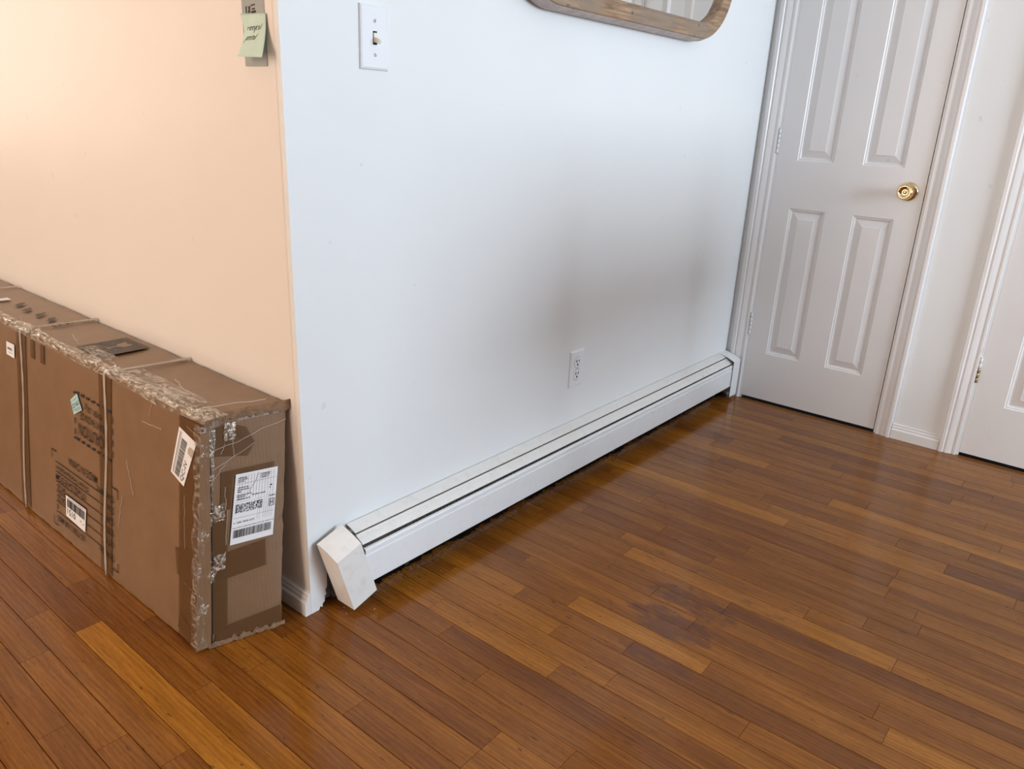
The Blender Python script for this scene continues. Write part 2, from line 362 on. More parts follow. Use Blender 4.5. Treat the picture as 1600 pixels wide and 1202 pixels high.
for k in range(k0, k1+1):
    xa, xb = S0 + k*ST, S0 + (k+1)*ST
    if xa > L: continue
    xb = min(xb, L); top = YN if xb < 0.03 else 0.02
    js = sorted(joints.get(k, []), reverse=True)
    ys = [top]
    known = list(js)
    lo_k, hi_k = (min(js), max(js)) if js else (99, 99)
    y = top - rng.uniform(0.1, 0.7)
    rnd = []
    while y > YF + 0.15:
        rnd.append(y); y -= rng.uniform(0.32, 0.95)
    if js:
        ys += [r for r in rnd if r > hi_k + 0.28 and r < top-0.08]
        ys += js
        ys += [r for r in rnd if r < lo_k - 0.30]
    else: ys += [r for r in rnd if r < top-0.08]
    ys = sorted(set(ys), reverse=True) + [YF]
    for a, b in zip(ys[:-1], ys[1:]):
        ln = a - b - 0.0007; cx, cy = (xa+xb)/2, (a+b)/2
        # tone: planks just below/above a known joint may be fixed by hand
        t = min(0.95, max(0.24, rng.gauss(0.5, 0.13)))
        for (kk, s), v in tones.items():
            if kk == k and joints.get(k):
                j = sorted(joints[k], reverse=True)[0]
                if (s == 0 and abs(a - j) < 1e-6) or (s == 1 and abs(b - j) < 1e-6): t = v
        vis = any(in_frame(cx, b + (a-b)*q/12) for q in range(13))
        if vis:
            o = bpy.data.objects.new('plank', PL); o.location = (cx, cy, 0); o.scale = ((xb-xa)/ST, ln, 1); o.color = (t, t, t, 1); link(o, floor)
        else: far.append((cx, cy, (xb-xa)/2 - gap/2, ln/2, t))
vs = []; fs = []
for (cx, cy, w, h, t) in far:
    i = len(vs)
    for z in (-0.012, 0.0):
        vs += [(cx-w, cy-h, z), (cx+w, cy-h, z), (cx+w, cy+h, z), (cx-w, cy+h, z)]
    fs += [[i+4, i+5, i+6, i+7], [i, i+1, i+5, i+4], [i+1, i+2, i+6, i+5], [i+2, i+3, i+7, i+6], [i+3, i, i+4, i+7]]
fo = mesh_obj('plank_field', vs, fs, M['oak'], floor); fo.color = (0.5, 0.5, 0.5, 1); fo['kind'] = 'stuff'

# ------------------------------------------------------------------ walls
# wall_back: drywall skin with a ragged cut behind the heater
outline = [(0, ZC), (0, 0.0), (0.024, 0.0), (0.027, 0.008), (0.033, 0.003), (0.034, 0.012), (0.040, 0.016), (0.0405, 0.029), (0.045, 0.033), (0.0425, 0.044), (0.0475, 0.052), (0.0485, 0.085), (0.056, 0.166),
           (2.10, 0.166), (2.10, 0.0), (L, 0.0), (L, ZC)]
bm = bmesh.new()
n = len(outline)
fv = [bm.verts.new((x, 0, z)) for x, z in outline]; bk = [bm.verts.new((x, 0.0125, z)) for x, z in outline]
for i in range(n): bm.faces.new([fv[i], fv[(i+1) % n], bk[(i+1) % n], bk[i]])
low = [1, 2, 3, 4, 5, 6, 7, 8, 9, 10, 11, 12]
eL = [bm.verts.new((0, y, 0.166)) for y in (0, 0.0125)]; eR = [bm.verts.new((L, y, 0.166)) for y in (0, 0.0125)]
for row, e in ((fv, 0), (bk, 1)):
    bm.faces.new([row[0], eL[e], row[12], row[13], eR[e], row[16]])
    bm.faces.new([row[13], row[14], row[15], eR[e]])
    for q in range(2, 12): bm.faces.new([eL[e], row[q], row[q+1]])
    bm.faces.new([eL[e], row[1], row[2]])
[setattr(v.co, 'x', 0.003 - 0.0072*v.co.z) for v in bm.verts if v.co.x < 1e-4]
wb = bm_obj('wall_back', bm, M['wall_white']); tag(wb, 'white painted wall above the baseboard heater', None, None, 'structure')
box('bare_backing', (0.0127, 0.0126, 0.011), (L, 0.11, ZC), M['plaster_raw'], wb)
bm = bmesh.new(); add_box(bm, (0.066, 0.001, 0.012), (0.16, 0.0125, 0.05)); bm_obj('shim_board', bm, M['plaster_raw'], wb)
lean = lambda z: 0.003 - 0.0072*z       # the old corner is a little out of plumb
# wall_left: face x = 0
bm = bmesh.new(); add_box(bm, (0.0, 0.0127, 0), (0.0125, YN, ZC)); [setattr(v.co, 'x', v.co.x + lean(v.co.z)) for v in bm.verts]; wlft = bm_obj('wall_left', bm, M['wall_cream']); tag(wlft, 'warm lit cream wall above the long carton', None, None, 'structure')
# the paint ridge beside the corner
bm = bmesh.new(); add_box(bm, (-0.00035, 0.0165, 0.056), (0.0, 0.0172, ZC)); [setattr(v.co, 'x', v.co.x + lean(v.co.z)) for v in bm.verts]; bm_obj('corner_bead', bm, M['wall_cream'], wlft)

# wall_right with two door openings
D1 = (-0.6285, -0.0865); D2 = (-1.72, -0.9145)     # openings (y0,y1)
DH = 2.045
bm = bmesh.new()
for (a, b, z0, z1) in ((D1[1], 0.0, 0, ZC), (D2[1], D1[0], 0, ZC), (YF, D2[0], 0, ZC), (D1[0], D1[1], DH, ZC), (D2[0], D2[1], DH, ZC)):
    add_box(bm, (L, a, z0), (L+0.11, b, z1))
wr = bm_obj('wall_right', bm, M['wall_white']); tag(wr, 'white wall with two doors at the right', None, None, 'structure')
box('dark_closet', (L+0.10, YF, 0), (L+0.12, 0, ZC), M['black'], wr)
# far sides of the room, behind the camera
def wall_with_window(name, axis, pos, a0, a1, win, mat, side=-1):
    bm = bmesh.new(); w0, w1, z0, z1 = win; pa, pb = sorted((pos, pos+side*0.1))
    for (p, q, za, zb) in ((a0, w0, 0, ZC), (w1, a1, 0, ZC), (w0, w1, 0, z0), (w0, w1, z1, ZC)):
        if axis == 'x': add_box(bm, (p, pa, za), (q, pb, zb))
        else: add_box(bm, (pa, p, za), (pb, q, zb))
    return bm_obj(name, bm, mat)
tag(wall_with_window('wall_front', 'x', YF, XW, L, WIN1, M['wall_greige']), 'greige wall with a window behind the camera', None, None, 'structure')
tag(wall_with_window('wall_far_left', 'y', XW, YF, YN, WIN2, M['wall_greige']), 'greige wall with a sunny window opposite the carton', None, None, 'structure')
tag(wall_with_window('wall_end', 'x', YN, XW, 0.0, WIN3, M['wall_greige'], 1), 'greige wall with a window at the far end of the carton', None, None, 'structure')
bm = bmesh.new(); add_box(bm, (XW-0.1, YF-0.1, ZC), (L+0.1, 0.12, ZC+0.06)); add_box(bm, (XW-0.1, 0.12, ZC), (0.1, YN+0.1, ZC+0.06))
tag(bm_obj('ceiling', bm, M['ceiling']), 'flat white ceiling', None, None, 'structure')
def window(name, axis, pos, win, label, side=-1):
    a0, a1, z0, z1 = win; e = empty(name, ((a0+a1)/2, pos, z0) if axis == 'x' else (pos, (a0+a1)/2, z0)); tag(e, label, None, None, 'structure')
    inv = Matrix.Translation(-e.location)
    def bar(nm, lo, hi, mat):
        if axis == 'y': lo, hi = (lo[1], lo[0], lo[2]), (hi[1], hi[0], hi[2])
        o = box(nm, [min(p, q) - c for p, q, c in zip(lo, hi, e.location)], [max(p, q) - c for p, q, c in zip(lo, hi, e.location)], mat, e)
    t = 0.05; y0, y1 = sorted((pos+side*0.09, pos+side*0.03)); yp = pos+side*0.062; am = (a0+a1)/2
    bar('frame', (a0, y0, z0), (a0+t, y1, z1), M['trim']); bar('frame', (a1-t, y0, z0), (a1, y1, z1), M['trim'])
    bar('frame', (a0+t, y0, z0), (a1-t, y1, z0+t), M['trim']); bar('frame', (a0+t, y0, z1-t), (a1-t, y1, z1), M['trim'])
    bar('mullion', (am-0.02, y0, z0+t), (am+0.02, y1, z1-t), M['trim'])
    bar('pane', (a0+t, yp-0.0025, z0+t), (am-0.02, yp+0.0025, z1-t), M['glass']); bar('pane', (am+0.02, yp-0.0025, z0+t), (a1-t, yp+0.0025, z1-t), M['glass'])
window('window_1', 'x', YF, WIN1, 'window behind the camera facing the heater wall')
window('window_2', 'y', XW, WIN2, 'window opposite the carton wall')

window('window_3', 'x', YN, WIN3, 'window at the far end of the carton wall', 1)

# baseboards
def bb_profile(s=1.0, h=0.055, t=0.0125):
    return [(0, 0), (t, 0), (t, h*0.60), (t*0.62, h*0.68), (t*0.62, h*0.80), (t*0.40, h*0.86), (t*0.40, h*0.97), (t*0.25, h), (0, h)]
o = prism('baseboard_left', [(-p if p else 0.0028, q) for p, q in bb_profile()], 'y', 0.0003, YN, M['trim']); tag(o, 'small moulded baseboard under the cream wall', None, None, 'structure')
# (profile is given in x,z and swept along y)
o = prism('baseboard_right', [(L-p, q) for p, q in bb_profile(h=0.056)], 'y', -0.851, -0.688, M['trim']); tag(o, 'short moulded baseboard between the two door casings', None, None, 'structure')

# ------------------------------------------------------------------ doors and casings
def casing(name, ya, yb, thick_side, label):
    """vertical casing; ya<yb; thick_side = +1 when the thick outer edge is at yb"""
    w = yb - ya
    prof = [(0.0, 0.0), (0.0, 0.009), (0.06, 0.0105), (0.16, 0.0105), (0.18, 0.009), (0.26, 0.009), (0.42, 0.0125), (0.58, 0.0150), (0.64, 0.0130), (0.70, 0.0130), (0.76, 0.0175), (0.93, 0.0175), (1.0, 0.0150), (1.0, 0.0)]
    pts = [(L - d, (ya + w*t) if thick_side > 0 else (yb - w*t)) for t, d in prof]
    o = prism(name, pts, 'z', 0.0, DH+0.055, M['trim'], None); tag(o, label, None, None, 'structure'); return o
casing('trim_1', -0.081, -0.022, +1, 'left casing of the closed door beside the heater')
casing('trim_2', -0.6865, -0.6335, -1, 'right casing of the closed door with brass knob')
casing('trim_3', -0.9105, -0.8525, +1, 'left casing of the door cut off by the right edge')
for nm, (a, b), lab in (('trim_4', (-0.633, -0.0815), 'head casing over the brass knob door'), ('trim_5', (-1.78, -0.911), 'head casing over the right edge door')):
    o = prism(nm, [(L, DH+0.001), (L-0.012, DH+0.001), (L-0.017, DH+0.045), (L-0.015, DH+0.055), (L, DH+0.055)], 'y', a, b, M['trim']); tag(o, lab, None, None, 'structure')

def door(name, y_hinge, width, panels_y, label, knob, knob_y=None):
    """flush leaf in the plane x = L, hinged on the +y side"""
    e = empty(name, (L, y_hinge - width/2, 0.012)); tag(e, label, None, None, 'structure')
    O = e.location
    y1, y0 = y_hinge, y_hinge - width; z0, z1 = 0.012, 2.04
    T = 0.035
    zs = [(0.207, 0.793), (0.969, 1.66), (1.76, 1.93)]
    ycuts = [y0] + sorted([v for pr in panels_y for v in pr]) + [y1]
    zcuts = [z0] + [v for pr in zs for v in pr] + [z1]
    bm = bmesh.new(); hole = lambda i, j: i % 2 == 1 and j % 2 == 1
    grid = {}
    def gv(i, j, x):
        if (i, j, x) not in grid: grid[(i, j, x)] = bm.verts.new((x, ycuts[i]-O.y, zcuts[j]-O.z))
        return grid[(i, j, x)]
    for i in range(len(ycuts)-1):
        for j in range(len(zcuts)-1):
            if not hole(i, j): bm.faces.new([gv(i, j, 0), gv(i, j+1, 0), gv(i+1, j+1, 0), gv(i+1, j, 0)])
            bm.faces.new([gv(i, j, T), gv(i+1, j, T), gv(i+1, j+1, T), gv(i, j+1, T)])
    ni, nj = len(ycuts)-1, len(zcuts)-1
    for i in range(ni):
        bm.faces.new([gv(i, 0, 0), gv(i+1, 0, 0), gv(i+1, 0, T), gv(i, 0, T)]); bm.faces.new([gv(i, nj, 0), gv(i, nj, T), gv(i+1, nj, T), gv(i+1, nj, 0)])
    for j in range(nj):
        bm.faces.new([gv(0, j, 0), gv(0, j, T), gv(0, j+1, T), gv(0, j+1, 0)]); bm.faces.new([gv(ni, j, 0), gv(ni, j+1, 0), gv(ni, j+1, T), gv(ni, j, T)])
    bm_obj('leaf', bm, M['door'], e)
    for pr in panels_y:
        a, b = min(pr), max(pr)
        for (c, d) in zs:
            bm = bmesh.new(); rings = []
            for off, dep in ((0, 0.0), (0.003, 0.0030), (0.007, 0.0034), (0.010, 0.0072), (0.0145, 0.0082), (0.0365, 0.0022), (0.0385, 0.0008)):
                rings.append([bm.verts.new((dep, y-O.y, z-O.z)) for y, z in ((a+off, c+off), (b-off, c+off), (b-off, d-off), (a+off, d-off))])
            for r0, r1 in zip(rings[:-1], rings[1:]):
                for q in range(4): bm.faces.new([r0[q], r0[(q+1) % 4], r1[(q+1) % 4], r1[q]])
            bm.faces.new(rings[-1])
            bm_obj('panel', bm, M['door'], e)
    # hinges
    for hz in (0.3205, 1.035, 1.755):
        h = empty('hinge', (-0.004, y1 - O.y + 0.004, hz - O.z), e)
        for q in range(5):
            z = -0.0445 + q*0.0178
            mt = M['old_brass'] if (knob is False and q in (0, 1, 2) and hz < 0.5) else M['hinge_paint']
            lathe('knuckle', [(0.0042, z+0.0006), (0.0052, z+0.0016), (0.0052, z+0.0162), (0.0042, z+0.0172)], (0, 0, 0), (0, 0, 1), mt, h, 14)
        lathe('pin_tip', [(0.0015, 0.049), (0.0046, 0.0475), (0.0046, 0.0450)], (0, 0, 0), (0, 0, 1), M['hinge_paint'], h, 14)
        box('plate', (0.001, 0.002, -0.0445), (0.0035, 0.024, 0.0445), M['hinge_paint'], h, 0.0005, 1)
    if knob:
        k = empty('doorknob', (0, knob_y - O.y, 0.893 - O.z), e)
        lathe('rose', [(0.0325, 0.0), (0.0325, 0.002), (0.030, 0.0055), (0.022, 0.0085), (0.016, 0.0095)], (0, 0, 0), (-1, 0, 0), M['brass'], k)
        lathe('neck', [(0.0125, 0.007), (0.011, 0.016), (0.0125, 0.026)], (0, 0, 0), (-1, 0, 0), M['brass'], k)
        lathe('knob', [(0.012, 0.024), (0.020, 0.027), (0.0255, 0.034), (0.0275, 0.042), (0.0265, 0.050), (0.0225, 0.0565), (0.0195, 0.0580), (0.0180, 0.0565), (0.0120, 0.0520), (0.0060, 0.0500), (0.0052, 0.0510), (0.001, 0.0512)], (0, 0, 0), (-1, 0, 0), M['brass'], k)
        st = box('latch_plate', (-0.0005, y0-O.y-0.0005, 0.865-O.z), (0.022, y0-O.y+0.0012, 0.922-O.z), M['old_brass'], e)
    return e
door('door_1', -0.0905, 0.533, ((-0.303, -0.167), (-0.5436, -0.403)), 'white six panel door with round brass knob', True, -0.5715)
door('door_2', -0.9185, 0.76, ((-1.235, -1.015), (-1.58, -1.36)), 'white panel door cut off by the right picture edge', False)
# jambs inside the openings
for nm, lo, hi in (('trim_6', (L, -0.0900, 0), (L+0.09, -0.0866, DH)), ('trim_7', (L, -0.6284, 0), (L+0.09, -0.6262, DH)), ('trim_8', (L, -0.9180, 0), (L+0.09, -0.9146, DH))):
    tag(box(nm, lo, hi, M['trim']), 'narrow white jamb inside a door opening', None, 'door jambs', 'structure')

# ------------------------------------------------------------------ baseboard heater
H = empty('baseboard_heater', (1.1, -0.001, 0.0)); tag(H, 'long white hydronic baseboard heater along the white wall', 'heater')
HO = H.location
def hpart(name, bmfn, mat, smooth=False):
    bm = bmesh.new(); bmfn(bm); bmesh.ops.translate(bm, vec=-HO, verts=bm.verts); return bm_obj(name, bm, mat, H, smooth)
X0, X1 = 0.105, 2.075
def sheet(profA, profB, xa, xb, t=0.0012):
    """thin bent sheet from profile A at xa to profile B at xb ((y,z) lists)"""
    def fn(bm):
        rows = []
        for x, pr in ((xa, profA), (xb, profB)):
            pts = [Vector((0, y, z)) for y, z in pr]; out = []
            for i, p in enumerate(pts):
                d = (pts[min(i+1, len(pts)-1)] - pts[max(i-1, 0)]).normalized(); nrm = Vector((0, d.z, -d.y))
                out.append((p, p + nrm*t))
            rows.append([[bm.verts.new((x, q[s].y, q[s].z)) for q in out] for s in (0, 1)])
        (a0, a1), (b0, b1) = rows
        m = len(a0)
        for i in range(m-1):
            bm.faces.new([a0[i], a0[i+1], b0[i+1], b0[i]]); bm.faces.new([a1[i+1], a1[i], b1[i], b1[i+1]])
            bm.faces.new([a0[i+1], a0[i], a1[i], a1[i+1]]); bm.faces.new([b0[i], b0[i+1], b1[i+1], b1[i]])
        bm.faces.new([a0[0], b0[0], b1[0], a1[0]]); bm.faces.new([b0[-1], a0[-1], a1[-1], b1[-1]])
    return fn
back = [(-0.0015, 0.02), (-0.0015, 0.186), (-0.004, 0.1885), (-0.020, 0.1828), (-0.0338, 0.1769)]
hpart('back_plate', sheet(back, back, X0, X1), M['heater'])
dL = [(-0.0335, 0.1600), (-0.0350, 0.1738), (-0.0362, 0.1742), (-0.0372, 0.1702), (-0.0480, 0.1652), (-0.0560, 0.1600), (-0.0580, 0.1575)]
dR = [(-0.0335, 0.1590), (-0.0350, 0.1735), (-0.0362, 0.1738), (-0.0372, 0.1696), (-0.0480, 0.1635), (-0.0560, 0.1565), (-0.0580, 0.1535)]
hpart('damper', sheet(dL, dR, X0, X1), M['heater'])
front = [(-0.0560, 0.1440), (-0.0615, 0.1495), (-0.0655, 0.1490), (-0.0675, 0.1460), (-0.0675, 0.1385), (-0.0655, 0.1370), (-0.0655, 0.1335), (-0.0680, 0.1320), (-0.0680, 0.0610), (-0.0660, 0.0590), (-0.0600, 0.0590)]
hpart('front_panel', sheet(front, front, X0, X1), M['heater_front'])
def _pipe(bm): tube(bm, [(X0-0.03, -0.032, 0.085), (X1, -0.032, 0.085)], 0.011, 12)
hpart('pipe', _pipe, M['copper'], True)
def _fins(bm):
    x = X0 + 0.12
    while x < X1 - 0.08:
        add_box(bm, (x, -0.055, 0.062), (x+0.0015, -0.008, 0.112)); x += 0.012
fo = hpart('fins', _fins, M['steel_dark']); fo['kind'] = 'stuff'
for x in (0.28, 0.75, 1.25, 1.75, 2.04):
    hpart('bracket', lambda bm, x=x: (add_box(bm, (x, -0.062, 0.052), (x+0.012, -0.002, 0.058)), add_box(bm, (x, -0.010, 0.0), (x+0.012, -0.002, 0.058))), M['steel_dark'])
# end caps: hollow shell open at the back and towards the heater
def end_cap_bm(w, h, d, hf, open_side=1, t=0.0014):
    """local x 0..w, y 0..-d (front), z 0..h ; profile has a curved shoulder"""
    bm = bmesh.new()
    prof = [(0.0, h), (-0.014, h-0.0015), (-d*0.60, h-(h-hf)*0.42), (-d*0.86, h-(h-hf)*0.78), (-d, hf), (-d, 0.0)]
    def shell(o):
        return [(y + (o if i > 3 else o*0.5), z - o*(1 if i < 4 else 0)) for i, (y, z) in enumerate(prof)]
    outr, innr = prof, shell(t)
    xs = (0.0, w); A = [[bm.verts.new((x, y, z)) for y, z in outr] for x in xs]; B = [[bm.verts.new((x, y, z)) for y, z in innr] for x in xs]
    for i in range(len(prof)-1):
        bm.faces.new([A[0][i], A[0][i+1], A[1][i+1], A[1][i]]); bm.faces.new([B[0][i+1], B[0][i], B[1][i], B[1][i+1]])
    for s in (0, 1):
        for i in range(len(prof)-1): bm.faces.new([A[s][i], B[s][i], B[s][i+1], A[s][i+1]])
    for R_ in (A, B): pass
    bm.faces.new([A[0][0], A[1][0], B[1][0], B[0][0]]); bm.faces.new([A[0][-1], B[0][-1], B[1][-1], A[1][-1]])
    # closed cheek
    cx = 0.0 if open_side > 0 else w; dx = t if open_side > 0 else -t
    pts = prof + [(0.0, 0.0)]
    c0 = [bm.verts.new((cx, y, z)) for y, z in pts]; c1 = [bm.verts.new((cx+dx, y*0.99, z)) for y, z in pts]
    bm.faces.new(c0); bm.faces.new(c1[::-1])
    for i in range(len(pts)): bm.faces.new([c0[i], c0[(i+1) % len(pts)], c1[(i+1) % len(pts)], c1[i]])
    return bm
bm = end_cap_bm(0.062, 0.176, 0.074, 0.153, -1); bmesh.ops.translate(bm, vec=Vector((2.052, 0.0, 0.0145)) - HO, verts=bm.verts)
o = bm_obj('end_cap', bm, M['heater_front'], H, True, 42); o['label'] = 'white end cap at the door end of the heater'
bm = end_cap_bm(0.070, 0.176, 0.058, 0.148, +1)
ang = math.radians(17)
bmesh.ops.transform(bm, matrix=Matrix.Translation(Vector((0.0665, -0.0135, 0.0120)) - HO) @ Matrix.Rotation(-ang, 4, 'Y'), verts=bm.verts)
o = bm_obj('end_cap', bm, M['heater'], H, True, 42); o['label'] = 'crooked white end cap hanging loose near the wall corner'

# crumbs and lint under the heater; the black ones also paint its shade
def crumbs(name, n, xr, yr, sr, mat, seed, label):
    rg = random.Random(seed); vs = []; fs = []
    for q in range(n):
        x = rg.uniform(*xr); y = yr[0] + (yr[1]-yr[0])*rg.random()**0.75; z = rg.uniform(*sr); a = rg.uniform(0, 3.14); i = len(vs)
        for k in range(5):
            r = z*rg.uniform(0.7, 1.8); t = a + 2*math.pi*k/5; vs.append((x + r*math.cos(t), y + r*math.sin(t), 0.0001))
        vs.append((x, y, z*0.9)); fs += [[i+k, i+(k+1) % 5, i+5] for k in range(5)]
    tag(mesh_obj(name, vs, fs, mat), label, 'debris', None, 'stuff')
M['grime'] = simple('black_grime_and_shade', (0.009, 0.006, 0.004), 1.0, 0.0, 0.1, vary=0.5, scale=200)  # near-black for the dust, with the shade below the front panel painted in
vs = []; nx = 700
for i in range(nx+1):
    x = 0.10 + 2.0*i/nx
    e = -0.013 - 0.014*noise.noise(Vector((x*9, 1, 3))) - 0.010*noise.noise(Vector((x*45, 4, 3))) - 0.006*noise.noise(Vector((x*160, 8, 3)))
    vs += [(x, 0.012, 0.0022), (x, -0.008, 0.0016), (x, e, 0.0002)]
tag(mesh_obj('dust_shade_mat', vs, [[3*i+q, 3*i+q+1, 3*i+q+4, 3*i+q+3] for i in range(nx) for q in (0, 1)], M['grime']), 'black ragged layer of dust and painted shade on the floor under the heater', 'dust', None, 'stuff')
crumbs('grime_shade_specks', 3600, (0.09, 2.11), (-0.048, 0.0), (0.0003, 0.0013), M['grime'], 5, 'fine black grime and painted shade in front of the dust under the heater')
crumbs('floor_crumbs', 22, (0.03, 0.34), (-0.10, 0.0), (0.0005, 0.0016), simple('grey_lint', (0.33, 0.29, 0.25), 0.95, vary=0.4, scale=200), 9, 'pale crumbs on the floor by the loose end cap')

# ------------------------------------------------------------------ outlet and switch
PW, PH = 0.0699, 0.1143
def plate(name, x, z, label, cat):
    e = empty(name, (x, 0, z)); tag(e, label, cat)
    bm = bmesh.new(); rings = []
    for off, y in ((0, 0.0), (0, -0.0022), (0.0012, -0.0042), (0.0045, -0.0056)):
        rings.append([bm.verts.new((sx*(PW/2-off), y, sz*(PH/2-off))) for sx, sz in ((-1, -1), (1, -1), (1, 1), (-1, 1))])
    for a, b in zip(rings[:-1], rings[1:]):
        for q in range(4): bm.faces.new([a[q], a[(q+1) % 4], b[(q+1) % 4], b[q]])
    bm.faces.new(rings[-1]); bm.faces.new(rings[0][::-1])
    bm_obj('plate', bm, M['plastic'], e); return e
def screw(e, z, rot, y=-0.0056):
    s = lathe('screw', [(0.0034, 0.0), (0.0034, 0.0007), (0.0022, 0.0014), (0.0004, 0.0016)], (0, y, z), (0, -1, 0), M['screw'], e, 18)
    bm = bmesh.new(); add_box(bm, (-0.003, -0.0018, -0.0004), (0.003, -0.0012, 0.0004), M=Matrix.Translation((0, y, z)) @ Matrix.Rotation(rot, 4, 'Y'))
    bm_obj('slot', bm, M['black'], s)
SW = plate('light_switch', 0.2054, 1.2082, 'white toggle light switch plate on the white wall', 'light switch')
box('toggle_opening', (-0.0050, -0.0060, -0.0120), (0.0050, -0.0054, 0.0120), M['black'], SW)
bm = bmesh.new(); add_box(bm, (-0.0043, -0.008, -0.0085), (0.0043, -0.0050, 0.0090), 0.0005, 1); bm_obj('toggle_base', bm, M['almond'], SW)
bm = bmesh.new(); add_box(bm, (-0.0037, -0.0165, -0.0040), (0.0037, 0.0, 0.0040), 0.001, 2, Matrix.Translation((0, -0.0045, -0.001)) @ Matrix.Rotation(math.radians(24), 4, 'X')); bm_obj('toggle', bm, M['almond'], SW)
screw(SW, 0.0302, math.radians(-70)); screw(SW, -0.0302, math.radians(50))
OL = plate('wall_outlet', 0.9952, 0.3618, 'white duplex wall outlet above the heater', 'outlet')
for z in (0.0195, -0.0195):
    bm = bmesh.new(); n = 28; pts = []
    for q in range(n):
        t = 2*math.pi*q/n; pts.append((max(-0.0172, min(0.0172, 0.0172*1.02*math.cos(t))), max(-0.0135, min(0.0135, 0.0172*math.sin(t)))))
    a = [bm.verts.new((x, -0.0054, z+q)) for x, q in pts]; b = [bm.verts.new((x*0.97, -0.0068, z+q*0.97)) for x, q in pts]
    for q in range(n): bm.faces.new([a[q], a[(q+1) % n], b[(q+1) % n], b[q]])
    bm.faces.new(b)
    f = bm_obj('receptacle', bm, M['plastic'], OL)
    # the dark hairline around the receptacle
    lathe('rim', [(0.0176, 0.0), (0.0176, 0.0003), (0.0168, 0.0003)], (0, -0.0055, z), (0, -1, 0), M['steel_dark'], OL, 28, False).scale = (1, 1, 1)
    box('slot', (-0.0080, -0.0073, z+0.0003), (-0.0048, -0.0067, z+0.0088), M['black'], f)
    box('slot', (0.0046, -0.0073, z+0.0003), (0.0076, -0.0067, z+0.0080), M['black'], f)
    lathe('ground_hole', [(0.0032, 0.0), (0.0032, 0.0006)], (0, -0.0068, z-0.0068), (0, -1, 0), M['black'], f, 14)
screw(OL, 0.0, math.radians(80))

# ------------------------------------------------------------------ framed mirror
MR = empty('wall_mirror', (1.10, -0.004, 1.321)); tag(MR, 'rounded wooden framed mirror hanging on the white wall', 'mirror')
def rrect(x0, x1, z0, z1, r, n=18):
    pts = []
    for cx, cz, a0 in ((x1-r, z0+r, -90), (x1-r, z1-r, 0), (x0+r, z1-r, 90), (x0+r, z0+r, 180)):
        for q in range(n+1):
            a = math.radians(a0 + 90*q/n); pts.append((cx + r*math.cos(a), cz + r*math.sin(a)))
    return pts
mx0, mx1, mz0, mz1, mr = -0.56, 0.56, 0.0, 0.75, 0.20
def loop(off, y): return [Vector((x, y, z)) for x, z in rrect(mx0+off, mx1-off, mz0+off, mz1-off, mr-off)]
prof = [(0.0060, -0.047), (0.009, -0.051), (0.048, -0.050), (0.052, -0.046), (0.053, -0.028), (0.053, -0.010), (0.010, -0.010)]
bm = bmesh.new(); rings = [[bm.verts.new(v) for v in loop(o_, y)] for o_, y in prof]; n = len(rings[0])
for a, b in zip(rings, rings[1:] + rings[:1]):
    for q in range(n): bm.faces.new([a[q], a[(q+1) % n], b[(q+1) % n], b[q]])
bm_obj('frame', bm, M['mango'], MR)
sprof = [(0.012, -0.004), (0.0, -0.008), (0.0, -0.030), (0.0055, -0.0472), (0.012, -0.046)]
bm = bmesh.new(); rings = [[bm.verts.new(v) for v in loop(o_, y)] for o_, y in sprof]
for a, b in zip(rings, rings[1:] + rings[:1]):
    for q in range(n): bm.faces.new([a[q], a[(q+1) % n], b[(q+1) % n], b[q]])
bm_obj('frame_side', bm, M['grey_wash'], MR)
bm = bmesh.new(); v = [bm.verts.new(p) for p in loop(0.050, -0.030)]; w = [bm.verts.new(p) for p in loop(0.050, -0.026)]
for q in range(n): bm.faces.new([v[q], v[(q+1) % n], w[(q+1) % n], w[q]])
bm.faces.new(v); bm.faces.new(w[::-1]); bm_obj('mirror_glass', bm, M['mirror'], MR)

# ------------------------------------------------------------------ paper strip and sticky note on the cream wall
PS = empty('paper_strip', (-0.0062, 0.0735, 1.1425)); tag(PS, 'grey beige paper strip stuck to the cream wall behind the note', 'paper')
bm = bmesh.new(); add_box(bm, (-0.0007, -0.034, 0.0), (0.0006, 0.034, 0.165)); bm_obj('sheet', bm, M['swatch'], PS)
def print_strokes(name, strokes, place, w, mat, parent):
    """strokes in 2-D; place(u,v) -> (point, normal)"""
    vs, fs = [], []
    for st in strokes:
        ww = w
        if isinstance(st, dict): ww = st['w']; st = st['p']
        for (a, b) in zip(st[:-1], st[1:]):
            a = Vector(a); b = Vector(b); d = (b-a)
            if d.length < 1e-7: continue
            d.normalize(); nrm = Vector((-d.y, d.x))*ww/2; a2 = a - d*ww*0.3; b2 = b + d*ww*0.3
            i = len(vs)
            for q in (a2+nrm, a2-nrm, b2-nrm, b2+nrm): vs.append(place(q.x, q.y))
            fs.append([i, i+1, i+2, i+3])
    return mesh_obj(name, vs, fs, mat, parent)
# viewer looks along +x: right is -y
pp = lambda u, v: Vector((-0.0013, 0.022 - u, 0.0950 + v))
print_strokes('print', [{'w': 0.0028, 'p': [(0.002, -0.008), (0.002, 0.003)]}, {'w': 0.0024, 'p': [(0.014, 0.003), (0.008, -0.008)]}, {'w': 0.0020, 'p': [(0.009, 0.003), (0.014, -0.007)]},
   {'w': 0.0022, 'p': [(0.020, -0.0015), (0.028, -0.001)]}, {'w': 0.0038, 'p': [(0.019, -0.0065), (0.030, -0.0055)]}], pp, 0.0025, M['ink'], PS)
print_strokes('print', [{'w': 0.0024, 'p': [(0.018, 0.0045), (0.029, 0.0055)]}], pp, 0.0022, M['ink_brown'], PS)

